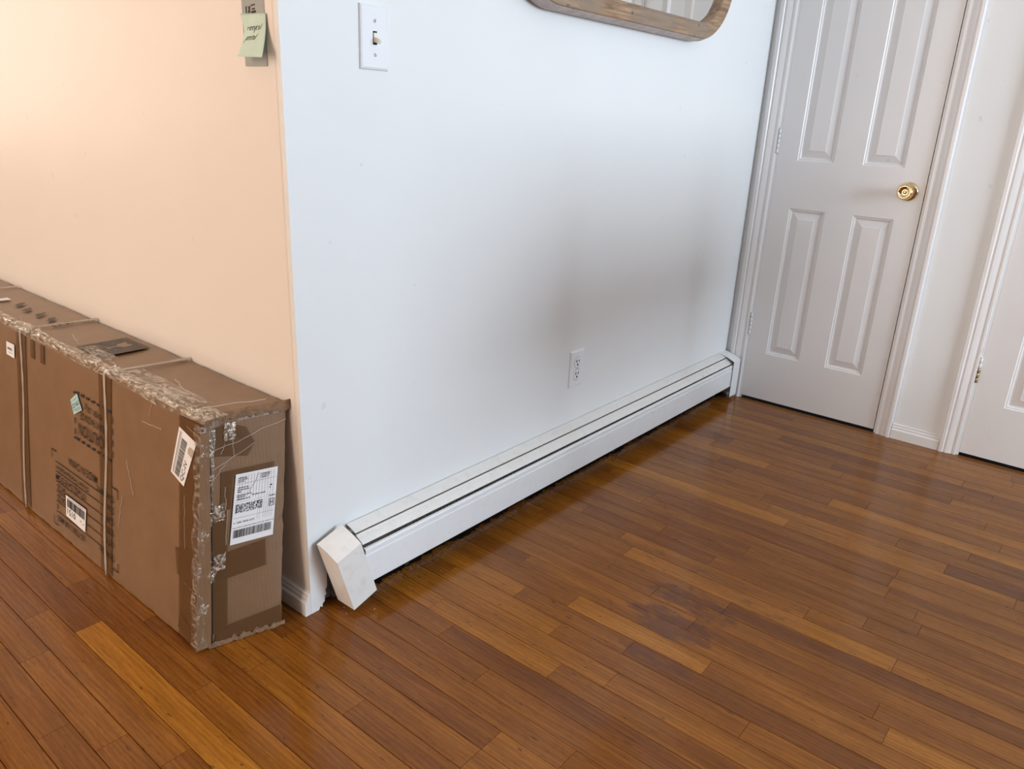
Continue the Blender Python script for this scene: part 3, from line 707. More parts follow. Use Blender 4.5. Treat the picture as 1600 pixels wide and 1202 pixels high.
NT = empty('sticky_note', (-0.0062, 0.0710, 1.2305)); tag(NT, 'curling pale green sticky note with handwriting on the cream wall', 'sticky note')
def note_pt(s, t):
    """s 0..1 left to right in the picture, t 0..1 top to bottom"""
    bend = t*t*(1.25-0.25*t)
    x = -0.0020 - 0.026*bend - 0.004*(1-s)*math.sin(min(1, t*2.5)*math.pi)
    yl = 0.122 - 0.022*min(1, t/0.22)*1.0 + 0.0*t; yl = 0.122 - 0.0165*math.sin(min(1, t/0.3)*math.pi/2) - 0.007*t
    yr = 0.043 - 0.0195*bend - 0.001
    z = -0.0005 - 0.0735*t + (-0.002)*s
    return Vector((x, yl + (yr-yl)*s - 0.08, z))
NS = 14
vs = [note_pt(i/NS, j/NS) for j in range(NS+1) for i in range(NS+1)]
fs = [[j*(NS+1)+i, j*(NS+1)+i+1, (j+1)*(NS+1)+i+1, (j+1)*(NS+1)+i] for j in range(NS) for i in range(NS)]
o = mesh_obj('sheet', vs, fs, M['note_green'], NT, True); sm = o.modifiers.new('thickness', 'SOLIDIFY'); sm.thickness = 0.0003
def note_pl(u, v):
    return note_pt(u, v) + Vector((-0.0006, 0, 0))
hw = []
def letters(seq, u0, v0, du, sl):
    out = []
    for i, st in enumerate(seq):
        for s in st: out.append([(u0 + du*i + du*0.8*a + sl*(b), v0 - 0.006*i - 0.085*b) for a, b in s])
    return out
arc = lambda cx, cy, rx, ry, a0, a1, n=6: [(cx+rx*math.cos(math.radians(a0+(a1-a0)*i/n)), cy+ry*math.sin(math.radians(a0+(a1-a0)*i/n))) for i in range(n+1)]
c_ = [arc(0.5, 0.5, 0.5, 0.5, 60, 300)]; o_ = [arc(0.5, 0.5, 0.45, 0.5, 0, 360, 9)]; r_ = [[(0, 0), (0.1, 1)], arc(0.5, 0.55, 0.4, 0.4, 160, 40)]
n_ = [[(0, 0), (0, 1)], arc(0.5, 0.6, 0.5, 0.4, 180, 0), [(1, 0.6), (1, 0)]]; y_ = [[(0, 1), (0.4, 0.1)], [(1, 1), (0.3, -0.7)]]; t_ = [[(0.5, 1.1), (0.4, 0)], [(0, 0.95), (1.1, 1.05)]]; l_ = [[(0.7, 1.5), (0.2, 0)]]
a_ = [arc(0.45, 0.45, 0.42, 0.45, 20, 340, 8), [(0.9, 0.9), (0.95, 0)]]; p_ = [[(0, 1), (-0.2, -0.7)], arc(0.4, 0.6, 0.45, 0.4, 120, -120)]
hw = letters([r_, o_, n_, n_, y_, c_, o_, l_], 0.14, 0.400, 0.084, 0.06) + letters([p_, n_, n_, t_, a_, l_], 0.13, 0.620, 0.080, 0.06)
print_strokes('handwriting', hw, note_pl, 0.014, M['ink'], NT)

# ------------------------------------------------------------------ the long carton
BX = empty('shipping_carton', (-0.12, 0.9, 0)); tag(BX, 'long battered brown cardboard shipping carton leaning on the cream wall', 'box')
BO = BX.location
Ya, Yb = 0.065, 1.775
def front_pt(y, t, off=0.0012):       # on the large printed face
    return Vector((-0.235 + 0.06*t, y, 0.505*t)) + Vector((-0.9930, 0, 0.1180))*off - BO
def end_pt(u, t, off=0.0012):         # on the near end, u 0..1 left to right
    a = Vector((-0.235 + 0.060*t, 0.065 + 0.003*t, 0.505*t)); b = Vector((-0.062 + 0.059*t, 0.016 + 0.019*t, 0.505*t))
    return a + (b-a)*u + Vector((-0.27, -0.963, 0))*off - BO
def top_pt(x, y, off=0.0012): return Vector((x, y, 0.505 + off)) - BO
# body: subdivided shell, dents and crushed edges pushed inwards
def carton_mesh():
    NX, NY, NZ = 10, 90, 26
    def P(i, j, k):
        u, v, t = i/NX, j/NY, k/NZ
        a = Vector((-0.235 + 0.060*t, 0.065 + 0.003*t, 0.505*t)); b = Vector((-0.062 + 0.059*t, 0.016 + 0.019*t, 0.505*t))
        near = a + (b-a)*u; farp = Vector((near.x, Yb, near.z))
        p = near + (farp-near)*v
        # distance to the nearest edge of the carton, in cells
        du = min(i, NX-i)*0.0175; dv = min(j, NY-j)*0.019; dt = min(k, NZ-k)*0.0194
        ds = sorted((du, dv, dt))
        edge = max(0, 1 - ds[1]/0.022)
        q = p*9.0; nz = noise.noise(q); n2 = noise.noise(p*38.0 + Vector((3, 1, 7)))
        c = Vector((near.x*0 + (-0.12 + 0.0*t), 0.9, 0.25)); d = Vector((c.x - p.x, 0, c.z - p.z)); d.normalize()
        ins = 0.0012*(0.5+0.5*nz) + edge*(0.0022 + 0.0030*abs(n2) + 0.002*abs(nz))
        if i in (0, NX): p.x += (ins if i == 0 else -ins)
        if k in (0, NZ): p.z += (ins if k == 0 else -ins)
        if j == 0: p.y += ins
        # crushed near top corner, sagging lid, lifted ragged bottom
        cr = max(0, 1 - (Vector((p.x+0.175, (p.y-0.065), p.z-0.505))).length/0.075)
        p += Vector((0.007, 0.006, -0.010))*cr
        if k == NZ: p.z -= 0.004*math.sin(math.pi*u)*(1-edge)
        if k == 0: p.z = max(p.z, 0.0012 + 0.003*abs(n2))
        p.x = min(p.x, -0.0035)
        return p - BO
    idx = {}; vs = []; fs = []
    def vid(i, j, k):
        if (i, j, k) not in idx: idx[(i, j, k)] = len(vs); vs.append(P(i, j, k))
        return idx[(i, j, k)]
    for j in range(NY):
        for k in range(NZ):
            for i in (0, NX):
                f = [vid(i, j, k), vid(i, j+1, k), vid(i, j+1, k+1), vid(i, j, k+1)]; fs.append(f if i else f[::-1])
        for i in range(NX):
            for k in (0, NZ):
                f = [vid(i, j, k), vid(i+1, j, k), vid(i+1, j+1, k), vid(i, j+1, k)]; fs.append(f if k else f[::-1])
    for i in range(NX):
        for k in range(NZ):
            for j in (0, NY):
                f = [vid(i, j, k), vid(i+1, j, k), vid(i+1, j, k+1), vid(i, j, k+1)]; fs.append(f if j == 0 else f[::-1])
    return vs, fs
vs, fs = carton_mesh()
o = mesh_obj('body', vs, fs, M['cardboard'], BX)
def quad(name, pts, mat, parent=BX, thick=None, label=None):
    """thin flat piece (tape, label) with a real edge"""
    pts = [Vector(p) for p in pts]; nrm = (pts[1]-pts[0]).cross(pts[2]-pts[0]).normalized()
    th = thick or 0.0003; n = len(pts)
    vs = pts + [p - nrm*th for p in pts]
    fs = [list(range(n)), list(range(n, 2*n))[::-1]] + [[i, n+i, n+(i+1) % n, (i+1) % n] for i in range(n)]
    o = mesh_obj(name, vs, fs, mat, parent)
    if label: o['label'] = label
    return o
def grid_strip(name, fn, nu, nv, mat, parent=BX, smooth=False):
    vs = [fn(i/nu, j/nv) for j in range(nv+1) for i in range(nu+1)]
    fs = [[j*(nu+1)+i, j*(nu+1)+i+1, (j+1)*(nu+1)+i+1, (j+1)*(nu+1)+i] for j in range(nv) for i in range(nu)]
    return mesh_obj(name, vs, fs, mat, parent, smooth)
# --- tape
quad('tape', [front_pt(0.503, 0.99), front_pt(0.441, 0.99), front_pt(0.443, 0.02), front_pt(0.499, 0.02)], M['tape'])
quad('tape', [front_pt(0.978, 0.99), front_pt(0.915, 0.99), front_pt(0.917, 0.02), front_pt(0.975, 0.02)], M['tape'])
quad('tape', [front_pt(0.157, 0.401, 0.0018), front_pt(0.068, 0.450, 0.0018), front_pt(0.068, 0.313, 0.0018), front_pt(0.100, 0.262, 0.0018), front_pt(0.148, 0.290, 0.0018)], M['tape'])
quad('tape', [front_pt(0.150, 0.97), front_pt(0.068, 0.97), front_pt(0.068, 0.02), front_pt(0.138, 0.02)], M['tape'])
quad('tape', [front_pt(0.135, 0.125, 0.0018), front_pt(0.070, 0.07, 0.0018), front_pt(0.070, 0.0, 0.0018), front_pt(0.14, 0.05, 0.0018)], M['tape'])
for y in (0.80, 0.86):
    quad('tape', [front_pt(y+0.025, 0.965), front_pt(y, 0.965), front_pt(y, 0.87), front_pt(y+0.025, 0.87)], M['tape'])
quad('tape', [end_pt(0.12, 0.61), end_pt(0.30, 0.60), end_pt(0.335, 0.07), end_pt(0.17, 0.06)], M['tape'])
quad('tape', [end_pt(0.29, 0.416, 0.0018), end_pt(0.755, 0.428, 0.0018), end_pt(0.772, 0.309, 0.0018), end_pt(0.32, 0.299, 0.0018), end_pt(0.15, 0.300, 0.0018), end_pt(0.15, 0.40, 0.0018)], M['tape'])
quad('tape', [end_pt(0.22, 0.765, 0.0016), end_pt(0.84, 0.760, 0.0016), end_pt(0.84, 0.735, 0.0016), end_pt(0.36, 0.735, 0.0016), end_pt(0.34, 0.60, 0.0016), end_pt(0.22, 0.60, 0.0016)], M['tape'])
quad('tape', [end_pt(0.34, 0.955, 0.0016), end_pt(0.50, 0.93, 0.0016), end_pt(0.60, 0.86, 0.0016), end_pt(0.52, 0.81, 0.0016), end_pt(0.10, 0.84, 0.0016), end_pt(0.10, 0.95, 0.0016)], M['tape'])
quad('tape', [end_pt(0.36, 0.085, 0.0016), end_pt(0.98, 0.10, 0.0016), end_pt(0.98, 0.02, 0.0016), end_pt(0.2, 0.02, 0.0016), end_pt(0.2, 0.06, 0.0016)], M['tape'])
# --- overlapping flap along the near corner, with a black strip painting the shade in its open slit
quad('corner_flap', [end_pt(-0.02, 0.945, 0.0035), end_pt(0.070, 0.950, 0.0045), end_pt(0.103, 0.60, 0.0045), end_pt(0.142, 0.10, 0.0045), end_pt(0.142, 0.015, 0.0035), end_pt(-0.02, 0.012, 0.0035)], M['cardboard'], thick=0.0025)
quad('slit_shade', [end_pt(0.066, 0.95, 0.0026), end_pt(0.092, 0.945, 0.0026), end_pt(0.128, 0.60, 0.0026), end_pt(0.163, 0.10, 0.0026), end_pt(0.163, 0.03, 0.0026), end_pt(0.138, 0.03, 0.0026), end_pt(0.100, 0.60, 0.0026)], M['black'])
# --- ragged bottom fringe and torn top lip of the near end
def fringe(u, v):
    q = 0.12 + 0.90*u; base = end_pt(q, 0.024 + 0.026*noise.noise(Vector((u*17, 3.0, 7.0))) - 0.028*v, 0.0016 + 0.0055*v*(0.4+0.6*noise.noise(Vector((u*9, v*3, 2.0)))))
    base.z = max(base.z + 0.006*noise.noise(Vector((u*22, v*4, 5.0)))*v, 0.0015); return base
grid_strip('torn_fringe', fringe, 48, 4, M['cardboard_torn'])
def toplip(u, v):
    q = -0.01 + 1.03*u; w = noise.noise(Vector((u*7, v*2, 1.0))); w2 = noise.noise(Vector((u*25, v*5, 8.0)))
    if v < 0.5:
        p = end_pt(q, 0.984 + 0.011*v*2 - 0.020*u*(1-2*v) + 0.016*w2*(1-2*v), 0.0018 + 0.0025*abs(w)*2*v)
    else:
        p = end_pt(q, 0.995, 0.0025); p += Vector((0.012, 0.022+0.012*w, 0))*(2*v-1); p.z = 0.5045 - BO.z + 0.004*abs(w) + 0.003*w2 - 0.004*(2*v-1)
    p.z += 0.006*max(0, (u-0.9)/0.1)*(1-abs(2*v-1)); p.x = min(p.x, -0.0025 - BO.x)
    return p
grid_strip('torn_lip', toplip, 44, 8, M['tape'] if False else M['cardboard_torn'])
# --- plastic film bunched along the upper front edge and the near corner
def edge_film(u, v):
    y = 0.055 + 1.66*u
    w = noise.noise(Vector((y*26, v*3.0, 1.0))); w2 = noise.noise(Vector((y*75, v*6.0, 4.0))); w3 = noise.noise(Vector((y*6, 0.3, 9.0)))
    down = 0.013 + 0.006*w3; into = 0.022 + 0.012*w3 + 0.006*noise.noise(Vector((y*30, 2.0, 2.0)))
    if v < 0.4:
        s = 1 - v/0.4; p = front_pt(y, 1.0 - down*s/0.505 - 0.003, 0.0018)
        p.x -= 0.0045*abs(w)*(1-s*0.6); p.z += 0.004*w2*(1-s)
    else:
        s = (v-0.4)/0.6; p = top_pt(-0.176 + into*s, y, 0.0012)
        p.z += (0.0060*abs(w) + 0.0038*w2)*(1-s*0.75) ; p.y += 0.004*w
    p.z += 0.003*math.exp(-((v-0.4)/0.12)**2)
    return p
grid_strip('stretch_film', edge_film, 330, 9, M['film'])
def corner_film(u, v):
    t = 0.02 + 0.95*v; w = noise.noise(Vector((t*7, u*4, 6.0))); w2 = noise.noise(Vector((t*19, u*9, 2.0)))
    if u < 0.3: return front_pt(0.067 + 0.03*(0.3-u)/0.3*(0.5+0.5*abs(w)), t, 0.0034 + 0.0015*abs(w2))
    return end_pt((u-0.3)/0.7*(0.15 + 0.05*w) - 0.02, t, 0.0056 + 0.0020*abs(w) + 0.0008*w2)
grid_strip('stretch_film', corner_film, 10, 90, M['film_thin'])
def crumple(name, fn, mat): grid_strip(name, fn, 18, 18, mat)
def knot(cx, cy, sx, sy, amp, seed):
    def fn(u, v):
        w = noise.noise(Vector((u*5, v*5, seed))); w2 = noise.noise(Vector((u*13, v*13, seed+4)))
        fall = max(0, 1 - ((2*u-1)**2 + (2*v-1)**2))
        return top_pt(cx + sx*(u-0.5) + 0.004*w, cy + sy*(v-0.5) + 0.004*w2, 0.001 + amp*fall*(0.4 + abs(w) + 0.5*abs(w2)))
    return fn
crumple('stretch_film', knot(-0.158, 0.085, 0.055, 0.07, 0.010, 3.0), M['film'])
crumple('stretch_film', knot(-0.166, 0.455, 0.040, 0.06, 0.010, 9.0), M['film'])
crumple('stretch_film', knot(-0.166, 0.930, 0.040, 0.07, 0.012, 5.0), M['film'])
crumple('stretch_film', knot(-0.150, 0.60, 0.07, 0.14, 0.006, 15.0), M['film_thin'])
crumple('stretch_film', knot(-0.150, 0.28, 0.07, 0.30, 0.005, 25.0), M['film_thin'])
# wrinkle lines in the film
rg = random.Random(12); M['crease'] = tape('film_crease', (0.72, 0.66, 0.58), 0.5, 0.2)
def wr(fn, a, b, r, wob=0.004, n=9):
    pts = []; bm = bmesh.new()
    for i in range(n+1):
        s = i/n; pts.append(fn(a[0]+(b[0]-a[0])*s + wob*rg.uniform(-1, 1)*math.sin(math.pi*s), a[1]+(b[1]-a[1])*s + wob*rg.uniform(-1, 1)*math.sin(math.pi*s)))
    tube(bm, pts, r, 5); bm_obj('film_wrinkle', bm, M['crease'], BX)
tp = lambda x, y: top_pt(x, y, 0.0008)
for a, b in (((-0.16, 0.44), (-0.13, 0.15)), ((-0.150, 0.42), (-0.155, 0.10)), ((-0.10, 0.31), (-0.115, 0.25)), ((-0.145, 0.62), (-0.165, 0.40)), ((-0.125, 0.60), (-0.150, 0.46)), ((-0.11, 0.80), (-0.135, 0.70)), ((-0.13, 0.36), (-0.155, 0.20)), ((-0.16, 0.12), (-0.03, 0.075)), ((-0.17, 0.92), (-0.14, 1.05))):
    wr(tp, a, b, 0.0007)
ep = lambda u, t: end_pt(u, t, 0.002)
for a, b in (((0.10, 0.86), (0.97, 0.93)), ((0.12, 0.78), (0.60, 0.86)), ((0.32, 0.95), (0.36, 0.82)), ((0.12, 0.74), (0.28, 0.80)), ((0.24, 0.90), (0.30, 0.94)), ((0.21, 0.84), (0.25, 0.88)), ((0.27, 0.70), (0.28, 0.60)), ((0.16, 0.32), (0.29, 0.42)), ((0.30, 0.60), (0.29, 0.45)), ((0.64, 0.73), (0.46, 0.66))):
    wr(ep, a, b, 0.0006, 0.008)
fp_ = lambda y, t: front_pt(y, t, 0.001)
for a, b in (((0.30, 0.86), (0.22, 0.87)), ((0.27, 0.90), (0.26, 0.96)), ((0.075, 0.92), (0.12, 0.94)), ((0.39, 0.46), (0.41, 0.30)), ((0.12, 0.27), (0.09, 0.26)), ((0.125, 0.65), (0.12, 0.42)), ((0.37, 0.64), (0.34, 0.50))):
    wr(fp_, a, b, 0.0007, 0.003)
for seed, cu, ct in ((1, 0.20, 0.60), (2, 0.10, 0.34), (3, 0.22, 0.385), (4, 0.05, 0.86), (5, 0.04, 0.52), (6, 0.06, 0.20), (7, 0.30, 0.93)):
    def fn(u, v, s=seed*7.0, cu=cu, ct=ct):
        w = noise.noise(Vector((u*7-v*6, v*1.5+u, s))); w2 = noise.noise(Vector((u*14-v*11, v*3, s+2))); fall = max(0, 1-((2*u-1)**2+(2*v-1)**2))
        return end_pt(cu + 0.13*(u-0.5) + 0.02*w, ct + 0.07*(v-0.5) + 0.01*w2, 0.0058 + 0.0030*fall*abs(w+w2))
    grid_strip('stretch_film', fn, 12, 12, M['film'])
# --- straps
def strap(y0, ytop, yend):
    pts = [(front_pt(y0+0.006*math.sin(t*7), t, 0.0022)) for t in [0.01+0.97*q/16 for q in range(17)]]
    pts += [top_pt(-0.176, ytop+0.01, 0.0035)] + [top_pt(-0.170 + 0.165*q/8, ytop + (yend-ytop)*q/8, 0.0025) for q in range(9)]
    vs = []; n = len(pts)
    for i, p in enumerate(pts):
        wob = 0.6 + 0.4*abs(math.sin(i*1.7)); h = (0.0062 if i < 17 else 0.0060)*wob
        if i > n-4: h *= 1.6
        vs += [p + Vector((0, -h, 0)), p + Vector((-0.0014 if i < 17 else 0, 0, 0.0004 if i < 17 else 0.0016)), p + Vector((0, h, 0))]
    fs = []
    for i in range(n-1):
        for q in (0, 1): fs.append([3*i+q, 3*i+q+1, 3*i+q+4, 3*i+q+3])
    o = mesh_obj('strap', vs, fs, M['strap'], BX, True); o['label'] = 'twisted white plastic strap around the carton'
    s = o.modifiers.new('thickness', 'SOLIDIFY'); s.thickness = 0.0005
strap(0.470, 0.445, 0.420); strap(0.945, 0.920, 0.90)
def strap_top(y0, y1):
    vs = []; n = 9
    for i in range(n):
        p = top_pt(-0.172 + 0.168*i/(n-1), y0+(y1-y0)*i/(n-1), 0.0022); h = 0.006*(0.7+0.3*math.sin(i*2.1))
        vs += [p + Vector((0, -h, 0)), p + Vector((0, 0, 0.0016)), p + Vector((0, h, 0))]
    mesh_obj('strap', vs, [[3*i+q, 3*i+q+1, 3*i+q+4, 3*i+q+3] for i in range(n-1) for q in (0, 1)], M['strap'], BX, True)
strap_top(1.46, 1.43)

# --- print
deps = None
def text_geo(s, size, shear=0.0):
    cu = bpy.data.curves.new('lettering', 'FONT'); cu.body = s; cu.size = 1.0; cu.shear = shear; cu.resolution_u = 2; cu.offset = 0.005
    ob = bpy.data.objects.new('lettering', cu); COL.objects.link(ob)
    dg = bpy.context.evaluated_depsgraph_get(); me = bpy.data.meshes.new_from_object(ob.evaluated_get(dg))
    vs = [v.co.copy() for v in me.vertices]; fs = [list(p.vertices) for p in me.polygons]
    bpy.data.objects.remove(ob); bpy.data.curves.remove(cu); bpy.data.meshes.remove(me)
    return vs, fs
def lettering(s, place, u0, u1, v0, v1, mat, parent, name='lettering'):
    """fit the words into the rectangle u0..u1, v0..v1 of a surface"""
    vs, fs = text_geo(s, 1.0)
    if not vs: return
    xa, xb = min(v.x for v in vs), max(v.x for v in vs); ya, yb = min(v.y for v in vs), max(v.y for v in vs)
    out = [place(u0 + (v.x-xa)/(xb-xa)*(u1-u0), v0 + (v.y-ya)/(yb-ya)*(v1-v0)) for v in vs]
    return mesh_obj(name, out, fs, mat, parent)
def rects(name, rs, place, mat, parent):
    vs = []; fs = []
    for (u0, u1, v0, v1) in rs:
        i = len(vs); vs += [place(u0, v0), place(u1, v0), place(u1, v1), place(u0, v1)]; fs.append([i, i+1, i+2, i+3])
    o = mesh_obj(name, vs, fs, mat, parent)
    if name in ('small_print', 'barcode', 'stacked_code', 'fine_rules', 'caution_frame'): o['kind'] = 'stuff'
    return o
FP = lambda y, t: front_pt(y, t, 0.0021)      # upside down print: reading direction is +y, top of letters points down
fl = lambda s, y0, y1, t_low, t_high, mat=M['ink']: lettering(s, FP, y0, y1, t_high, t_low, mat, BX, 'lettering')
# caution frame
fr = []
for i in range(7):
    y = 0.441 + 0.0275*i; fr += [(y, y+0.0155, 0.816, 0.828), (y, y+0.0155, 0.589, 0.601)]
fr += [(0.624, 0.634, 0.812, 0.822), (0.624, 0.634, 0.589, 0.600)]
for i in range(4):
    t = 0.612 + 0.053*i; fr += [(0.4345, 0.4385, t, t+0.030), (0.6265, 0.6305, t, t+0.030)]
rects('caution_frame', fr, FP, M['ink'], BX)
fl('CAUTION', 0.478, 0.609, 0.621, 0.681)
rects('warning_sign', [(0.462, 0.470, 0.640, 0.672), (0.458, 0.474, 0.640, 0.648)], FP, M['ink'], BX)
fl('HEAVY PACKAGE', 0.466, 0.600, 0.702, 0.738)
fl('OVER 15Kg', 0.487, 0.574, 0.756, 0.794)
fl('MADE IN CHINA', 0.517, 0.671, 0.430, 0.470)
for i, t in enumerate((0.402, 0.351, 0.298, 0.244, 0.190, 0.136)):
    rects('ruled_line', [(0.481, 0.747, t-0.0022, t+0.0022)], FP, M['ink'], BX)
for s, ya, yb, t in (('Comment:', 0.433, 0.520, 0.405), ('Size:', 0.433, 0.466, 0.350), ('G.W.:', 0.433, 0.476, 0.295), ('N.W.:', 0.433, 0.474, 0.240), ('QTY:', 0.433, 0.476, 0.184), ('Order No.:', 0.433, 0.512, 0.112)):
    fl(s, ya, yb, t-0.014, t+0.022)
fl('Ocean Transportation', 0.562, 0.744, 0.357, 0.391); fl('171x52.5x18.5CM', 0.578, 0.746, 0.304, 0.338)
fl('.5KGS', 0.690, 0.742, 0.251, 0.285); fl('.2KGS', 0.690, 0.742, 0.197, 0.231); fl('1', 0.738, 0.742, 0.147, 0.178)
fl('US-TS001-NR-M05', 0.584, 0.742, 0.084, 0.116)
br = []
for (y, t, sy, st) in ((0.770, 0.457, -1, -1), (0.412, 0.474, 1, -1), (0.411, 0.066, 1, 1), (0.765, 0.056, -1, 1)):
    br += [tuple(sorted((y, y+sy*0.030)) + sorted((t, t+st*0.005))), tuple(sorted((y, y+sy*0.0025)) + sorted((t, t+st*0.048)))]
for q in range(0, 8, 2): rects('corner_mark', br[q:q+2], FP, M['ink'], BX)
# stickers on the big face; affine frame from three corners
def sticker(corners, mat, label, face=front_pt, off=0.0024):
    A, B, C, D = corners      # TL TR BR BL as the words on it read
    def place(u, v, lift=0.0007):
        a = A[0]+(B[0]-A[0])*u; b = A[1]+(B[1]-A[1])*u; c = D[0]+(C[0]-D[0])*u; d = D[1]+(C[1]-D[1])*u
        return face(c+(a-c)*v, d+(b-d)*v, off+lift)
    o = quad('sticker', [place(0, 1, 0), place(1, 1, 0), place(1, 0, 0), place(0, 0, 0)], mat, BX, label=label)
    return o, place
def barcode(o, place, u0, u1, v0, v1, seed, n=46):
    rg = random.Random(seed); u = u0; rs = []; unit = (u1-u0)/(n*2.2)
    while u < u1 - unit*3:
        w = unit*rg.choice((1, 1, 2, 3)); rs.append((u, u+w, v0, v1)); u += w + unit*rg.choice((1, 1, 1.6, 2))
    rects('barcode', rs, place, M['barcode'], o)
# 0151 sticker reads upside down: its top-left is the picture's lower right
o, pl = sticker(((0.579, 0.142), (0.687, 0.151), (0.686, 0.262), (0.573, 0.264)), M['paper'], 'small white barcode sticker reading 0151')
barcode(o, pl, 0.05, 0.94, 0.12, 0.50, 3); lettering('0151', pl, 0.50, 0.92, 0.56, 0.84, M['ink'], o)
rects('small_print', [(0.06, 0.14, 0.72, 0.75), (0.20, 0.26, 0.66, 0.70), (0.05, 0.9, 0.05, 0.07)], pl, M['ink_grey'], o)
quad('backing_edge', [front_pt(0.690, 0.268, 0.0018), front_pt(0.571, 0.270, 0.0018), front_pt(0.571, 0.264, 0.0018), front_pt(0.690, 0.262, 0.0018)], M['ink'], o)
# QC sticker runs up the carton, words read upwards
o, pl = sticker(((0.147, 0.925), (0.1225, 0.913), (0.126, 0.687), (0.177, 0.718)), M['paper'], 'slanted white barcode sticker near the carton corner') if False else sticker(((0.177, 0.718), (0.147, 0.925), (0.082, 0.893), (0.126, 0.687)), M['paper'], 'slanted white sticker marked QC near the carton corner')
barcode(o, pl, 0.06, 0.86, 0.42, 0.74, 8); lettering('QC-IV', pl, 0.06, 0.50, 0.10, 0.34, M['ink'], o)
rects('small_print', [(0.05, 0.95, 0.86, 0.885), (0.05, 0.95, 0.80, 0.815)], pl, M['ink_grey'], o)
quad('peeling_spot', [pl(0.68, 0.26, 0.001), pl(0.76, 0.30, 0.001), pl(0.83, 0.24, 0.001), pl(0.84, 0.02, 0.001), pl(0.66, 0.02, 0.001)], M['strap'], o)
# blue lot sticker, upright
o, pl = sticker(((0.649, 0.771), (0.613, 0.820), (0.587, 0.753), (0.631, 0.707)), M['paper_blue'], 'pale blue square sticker reading D161')
lettering('D161', pl, 0.12, 0.93, 0.36, 0.66, M['ink'], o); rects('small_print', [(0.10, 0.9, 0.22, 0.25), (0.35, 0.9, 0.12, 0.15), (0.3, 0.8, 0.80, 0.83), (0.08, 0.2, 0.80, 0.83)], pl, M['ink_grey'], o)
# white sticker far along the carton
o, pl = sticker(((1.042, 0.888), (0.988, 0.890), (0.990, 0.817), (1.044, 0.817)), M['paper'], 'small white sticker far along the carton')
rects('small_print', [(0.15, 0.8, 0.45, 0.49), (0.15, 0.7, 0.52, 0.62), (0.3, 0.85, 0.25, 0.28)], pl, M['ink_grey'], o)
# shipping label on the near end
LC = ((0.386, 0.742), (0.881, 0.735), (0.840, 0.439), (0.335, 0.443))
def lab_outline():
    return None
o, pl = sticker(LC, M['paper'], 'white shipping label with barcodes on the carton end', end_pt, 0.0026)
barcode(o, pl, 0.05, 0.96, 0.09, 0.205, 21, 60)
rg = random.Random(77); rs = []
NC, NR = 46, 13
for a in range(NC):
    for b in range(NR):
        if a in (0, 1, NC-1) or (a == NC-3 and b % 2) or rg.random() < 0.5: rs.append((0.06+0.62*a/NC, 0.06+0.62*(a+1)/NC, 0.445+0.125*b/NR, 0.445+0.125*(b+1)/NR))
rects('stacked_code', rs, pl, M['barcode'], o)
rects('boxed_letter', [(0.845, 0.975, 0.545, 0.553), (0.845, 0.975, 0.445, 0.453), (0.845, 0.858, 0.445, 0.553), (0.962, 0.975, 0.445, 0.553)], pl, M['ink'], o); lettering('H', pl, 0.878, 0.942, 0.465, 0.533, M['ink'], o)
lettering('FedEx', pl, 0.84, 0.985, 0.588, 0.612, M['ink'], o)
lettering('5281 8938 5529', pl, 0.12, 0.52, 0.295, 0.320, M['ink'], o); rects('small_print', [(0.03, 0.085, 0.304, 0.311)], pl, M['ink'], o)
lettering('9622 0055 0 (000 000 0000) 0 00 5281 8938 5529', pl, 0.03, 0.99, 0.225, 0.243, M['ink'], o)
rs = []
for q in range(13):
    u = 0.10 + 0.068*q; rs.append((u, u+0.004, 0.62, 0.97))
for u in (0.58, 0.63, 0.72, 0.77, 0.82, 0.87, 0.92): rs.append((u, u+0.0035, 0.30, 0.62))
rs += [(0.03, 0.97, 0.855, 0.858), (0.03, 0.97, 0.375, 0.378), (0.03, 0.70, 0.60, 0.602)]
rects('fine_rules', rs, pl, M['ink_grey'], o)
rg = random.Random(4); rs = []
for v, u0, u1 in ((0.795, 0.07, 0.32), (0.765, 0.07, 0.34), (0.735, 0.07, 0.14), (0.69, 0.07, 0.40), (0.665, 0.07, 0.24), (0.63, 0.07, 0.38), (0.66, 0.42, 0.72), (0.93, 0.06, 0.25), (0.905, 0.06, 0.28), (0.88, 0.06, 0.22), (0.935, 0.60, 0.82), (0.91, 0.60, 0.80), (0.885, 0.60, 0.78)):
    u = u0
    while u < u1:
        w = rg.uniform(0.008, 0.022); rs.append((u, u+w, v, v+rg.uniform(0.012, 0.020))); u += w + rg.uniform(0.004, 0.012)
rects('small_print', rs, pl, M['ink_grey'], o)
rects('marker_dot', [(0.84, 0.885, 0.745, 0.765), (0.825, 0.86, 0.715, 0.725)], pl, M['ink'], o)
print_strokes('scratch', [[(0.55, 0.97), (0.47, 0.85), (0.34, 0.72)]], pl, 0.006, M['ink_grey'], o)
# print on the lid
TPn = lambda x, y: top_pt(x, y, 0.0009)
def lid_poly(name, pts, mat, off=0.0009): return mesh_obj(name, [top_pt(x, y, off) for x, y in pts], [list(range(len(pts)))], mat, BX)
lid_poly('fragile_sign', [(-0.147, 0.686), (-0.147, 0.566), (-0.027, 0.564), (-0.027, 0.684)], M['ink_grey'])
kraft = M['cardboard']
for (a, b, c, d) in ((-0.143, -0.1415, 0.570, 0.682), (-0.0325, -0.031, 0.568, 0.680), (-0.143, -0.031, 0.568, 0.5695), (-0.143, -0.031, 0.680, 0.6815)):
    lid_poly('sign_border', [(a, c), (a, d), (b, d), (b, c)], kraft, 0.0013)
lid_poly('glass_icon', [(-0.102, 0.642), (-0.098, 0.628), (-0.078, 0.6275), (-0.070, 0.640), (-0.046, 0.646), (-0.052, 0.628), (-0.044, 0.612), (-0.070, 0.604), (-0.078, 0.6215), (-0.098, 0.621), (-0.102, 0.607)][::-1], kraft, 0.0013)
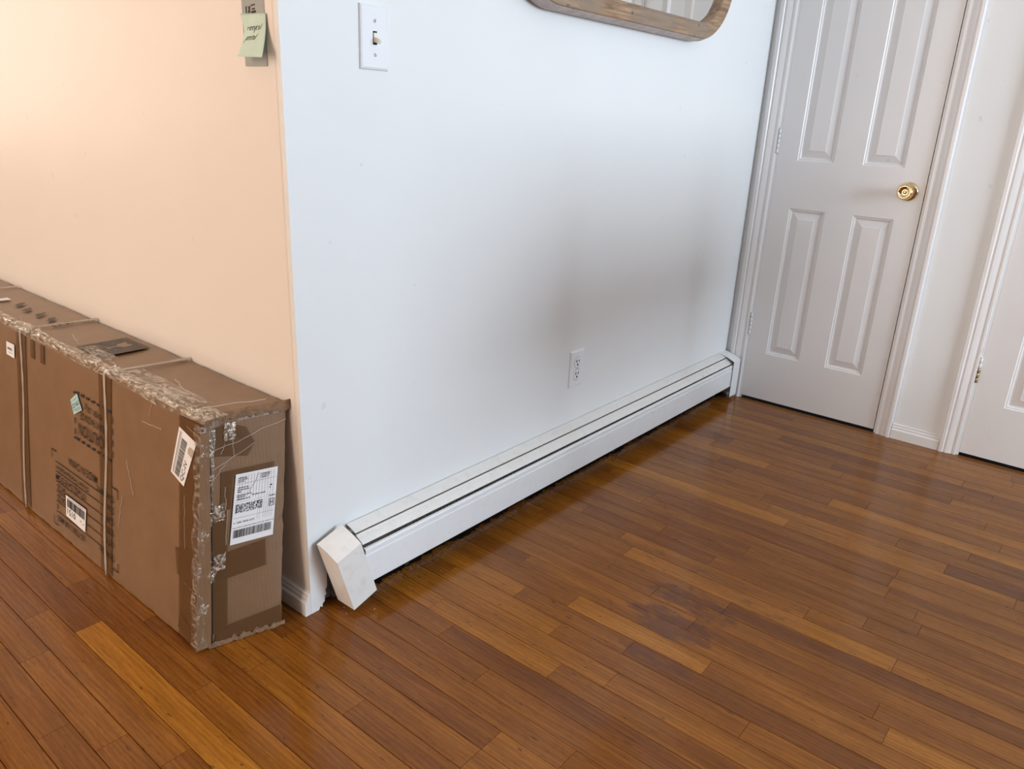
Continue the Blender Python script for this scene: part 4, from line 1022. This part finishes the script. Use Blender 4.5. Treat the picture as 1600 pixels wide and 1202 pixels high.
lettering('FRAGILE', lambda u, v: top_pt(-0.128 + 0.020*v, 0.658 - 0.072*u, 0.0013), 0, 1, 0, 1, kraft, BX)
for q, (x, y) in enumerate(((-0.088, 1.196), (-0.095, 1.122), (-0.090, 1.046), (-0.090, 0.978))):
    rg = random.Random(q); pts = []
    for a in range(14):
        t = 2*math.pi*a/14; r = rg.uniform(0.55, 1.0); pts.append((x + 0.020*r*math.cos(t), y + 0.016*r*math.sin(t) + 0.010*math.cos(t)))
    lid_poly('print_smudge', pts, M['ink_grey'])
print_strokes('scribble', [arc(-0.104, 0.905, 0.010, 0.016, 0, 330, 12), arc(-0.088, 0.905, 0.011, 0.014, 90, 420, 12), arc(-0.072, 0.912, 0.010, 0.013, 180, 500, 12), [(-0.115, 0.89), (-0.108, 0.90)]], TPn, 0.0022, M['ink'], BX)
quad('sticker', [top_pt(-0.135, 1.30, 0.001), top_pt(-0.135, 1.275, 0.001), top_pt(-0.085, 1.268, 0.001), top_pt(-0.085, 1.30, 0.001)], M['paper'], BX)

# ------------------------------------------------------------------ chairs added out of view to cast the soft shadow on the heater wall
M['dark_wood'] = simple('dark_stained_wood', (0.06, 0.03, 0.018), 0.35, vary=0.3, scale=30)
M['fabric'] = simple('brown_upholstery', (0.13, 0.085, 0.06), 0.85, vary=0.15, scale=200, bump=0.4, bscale=900)
def chair(loc, rz, label):
    e = empty('shadow_chair', loc); e.rotation_euler = (0, 0, rz); tag(e, label, 'chair', 'added shadow chairs')
    box('seat', (-0.23, -0.23, 0.42), (0.23, 0.22, 0.49), M['fabric'], e, 0.02, 3)
    box('backrest', (-0.23, 0.20, 0.66), (0.23, 0.255, 1.06), M['fabric'], e, 0.02, 3)
    for sx in (-1, 1):
        box('leg', (sx*0.205-0.018, -0.22, 0.0), (sx*0.205+0.018, -0.184, 0.425), M['dark_wood'], e, 0.004, 1)
        box('leg', (sx*0.205-0.018, 0.205, 0.0), (sx*0.205+0.018, 0.241, 0.67), M['dark_wood'], e, 0.004, 1)
    return e
chair((0.98, -1.64, 0), 0, 'brown upholstered chair added out of view to shade the heater wall')
chair((1.50, -1.64, 0), 0, 'brown upholstered chair added unseen as shadow caster nearer the door wall')
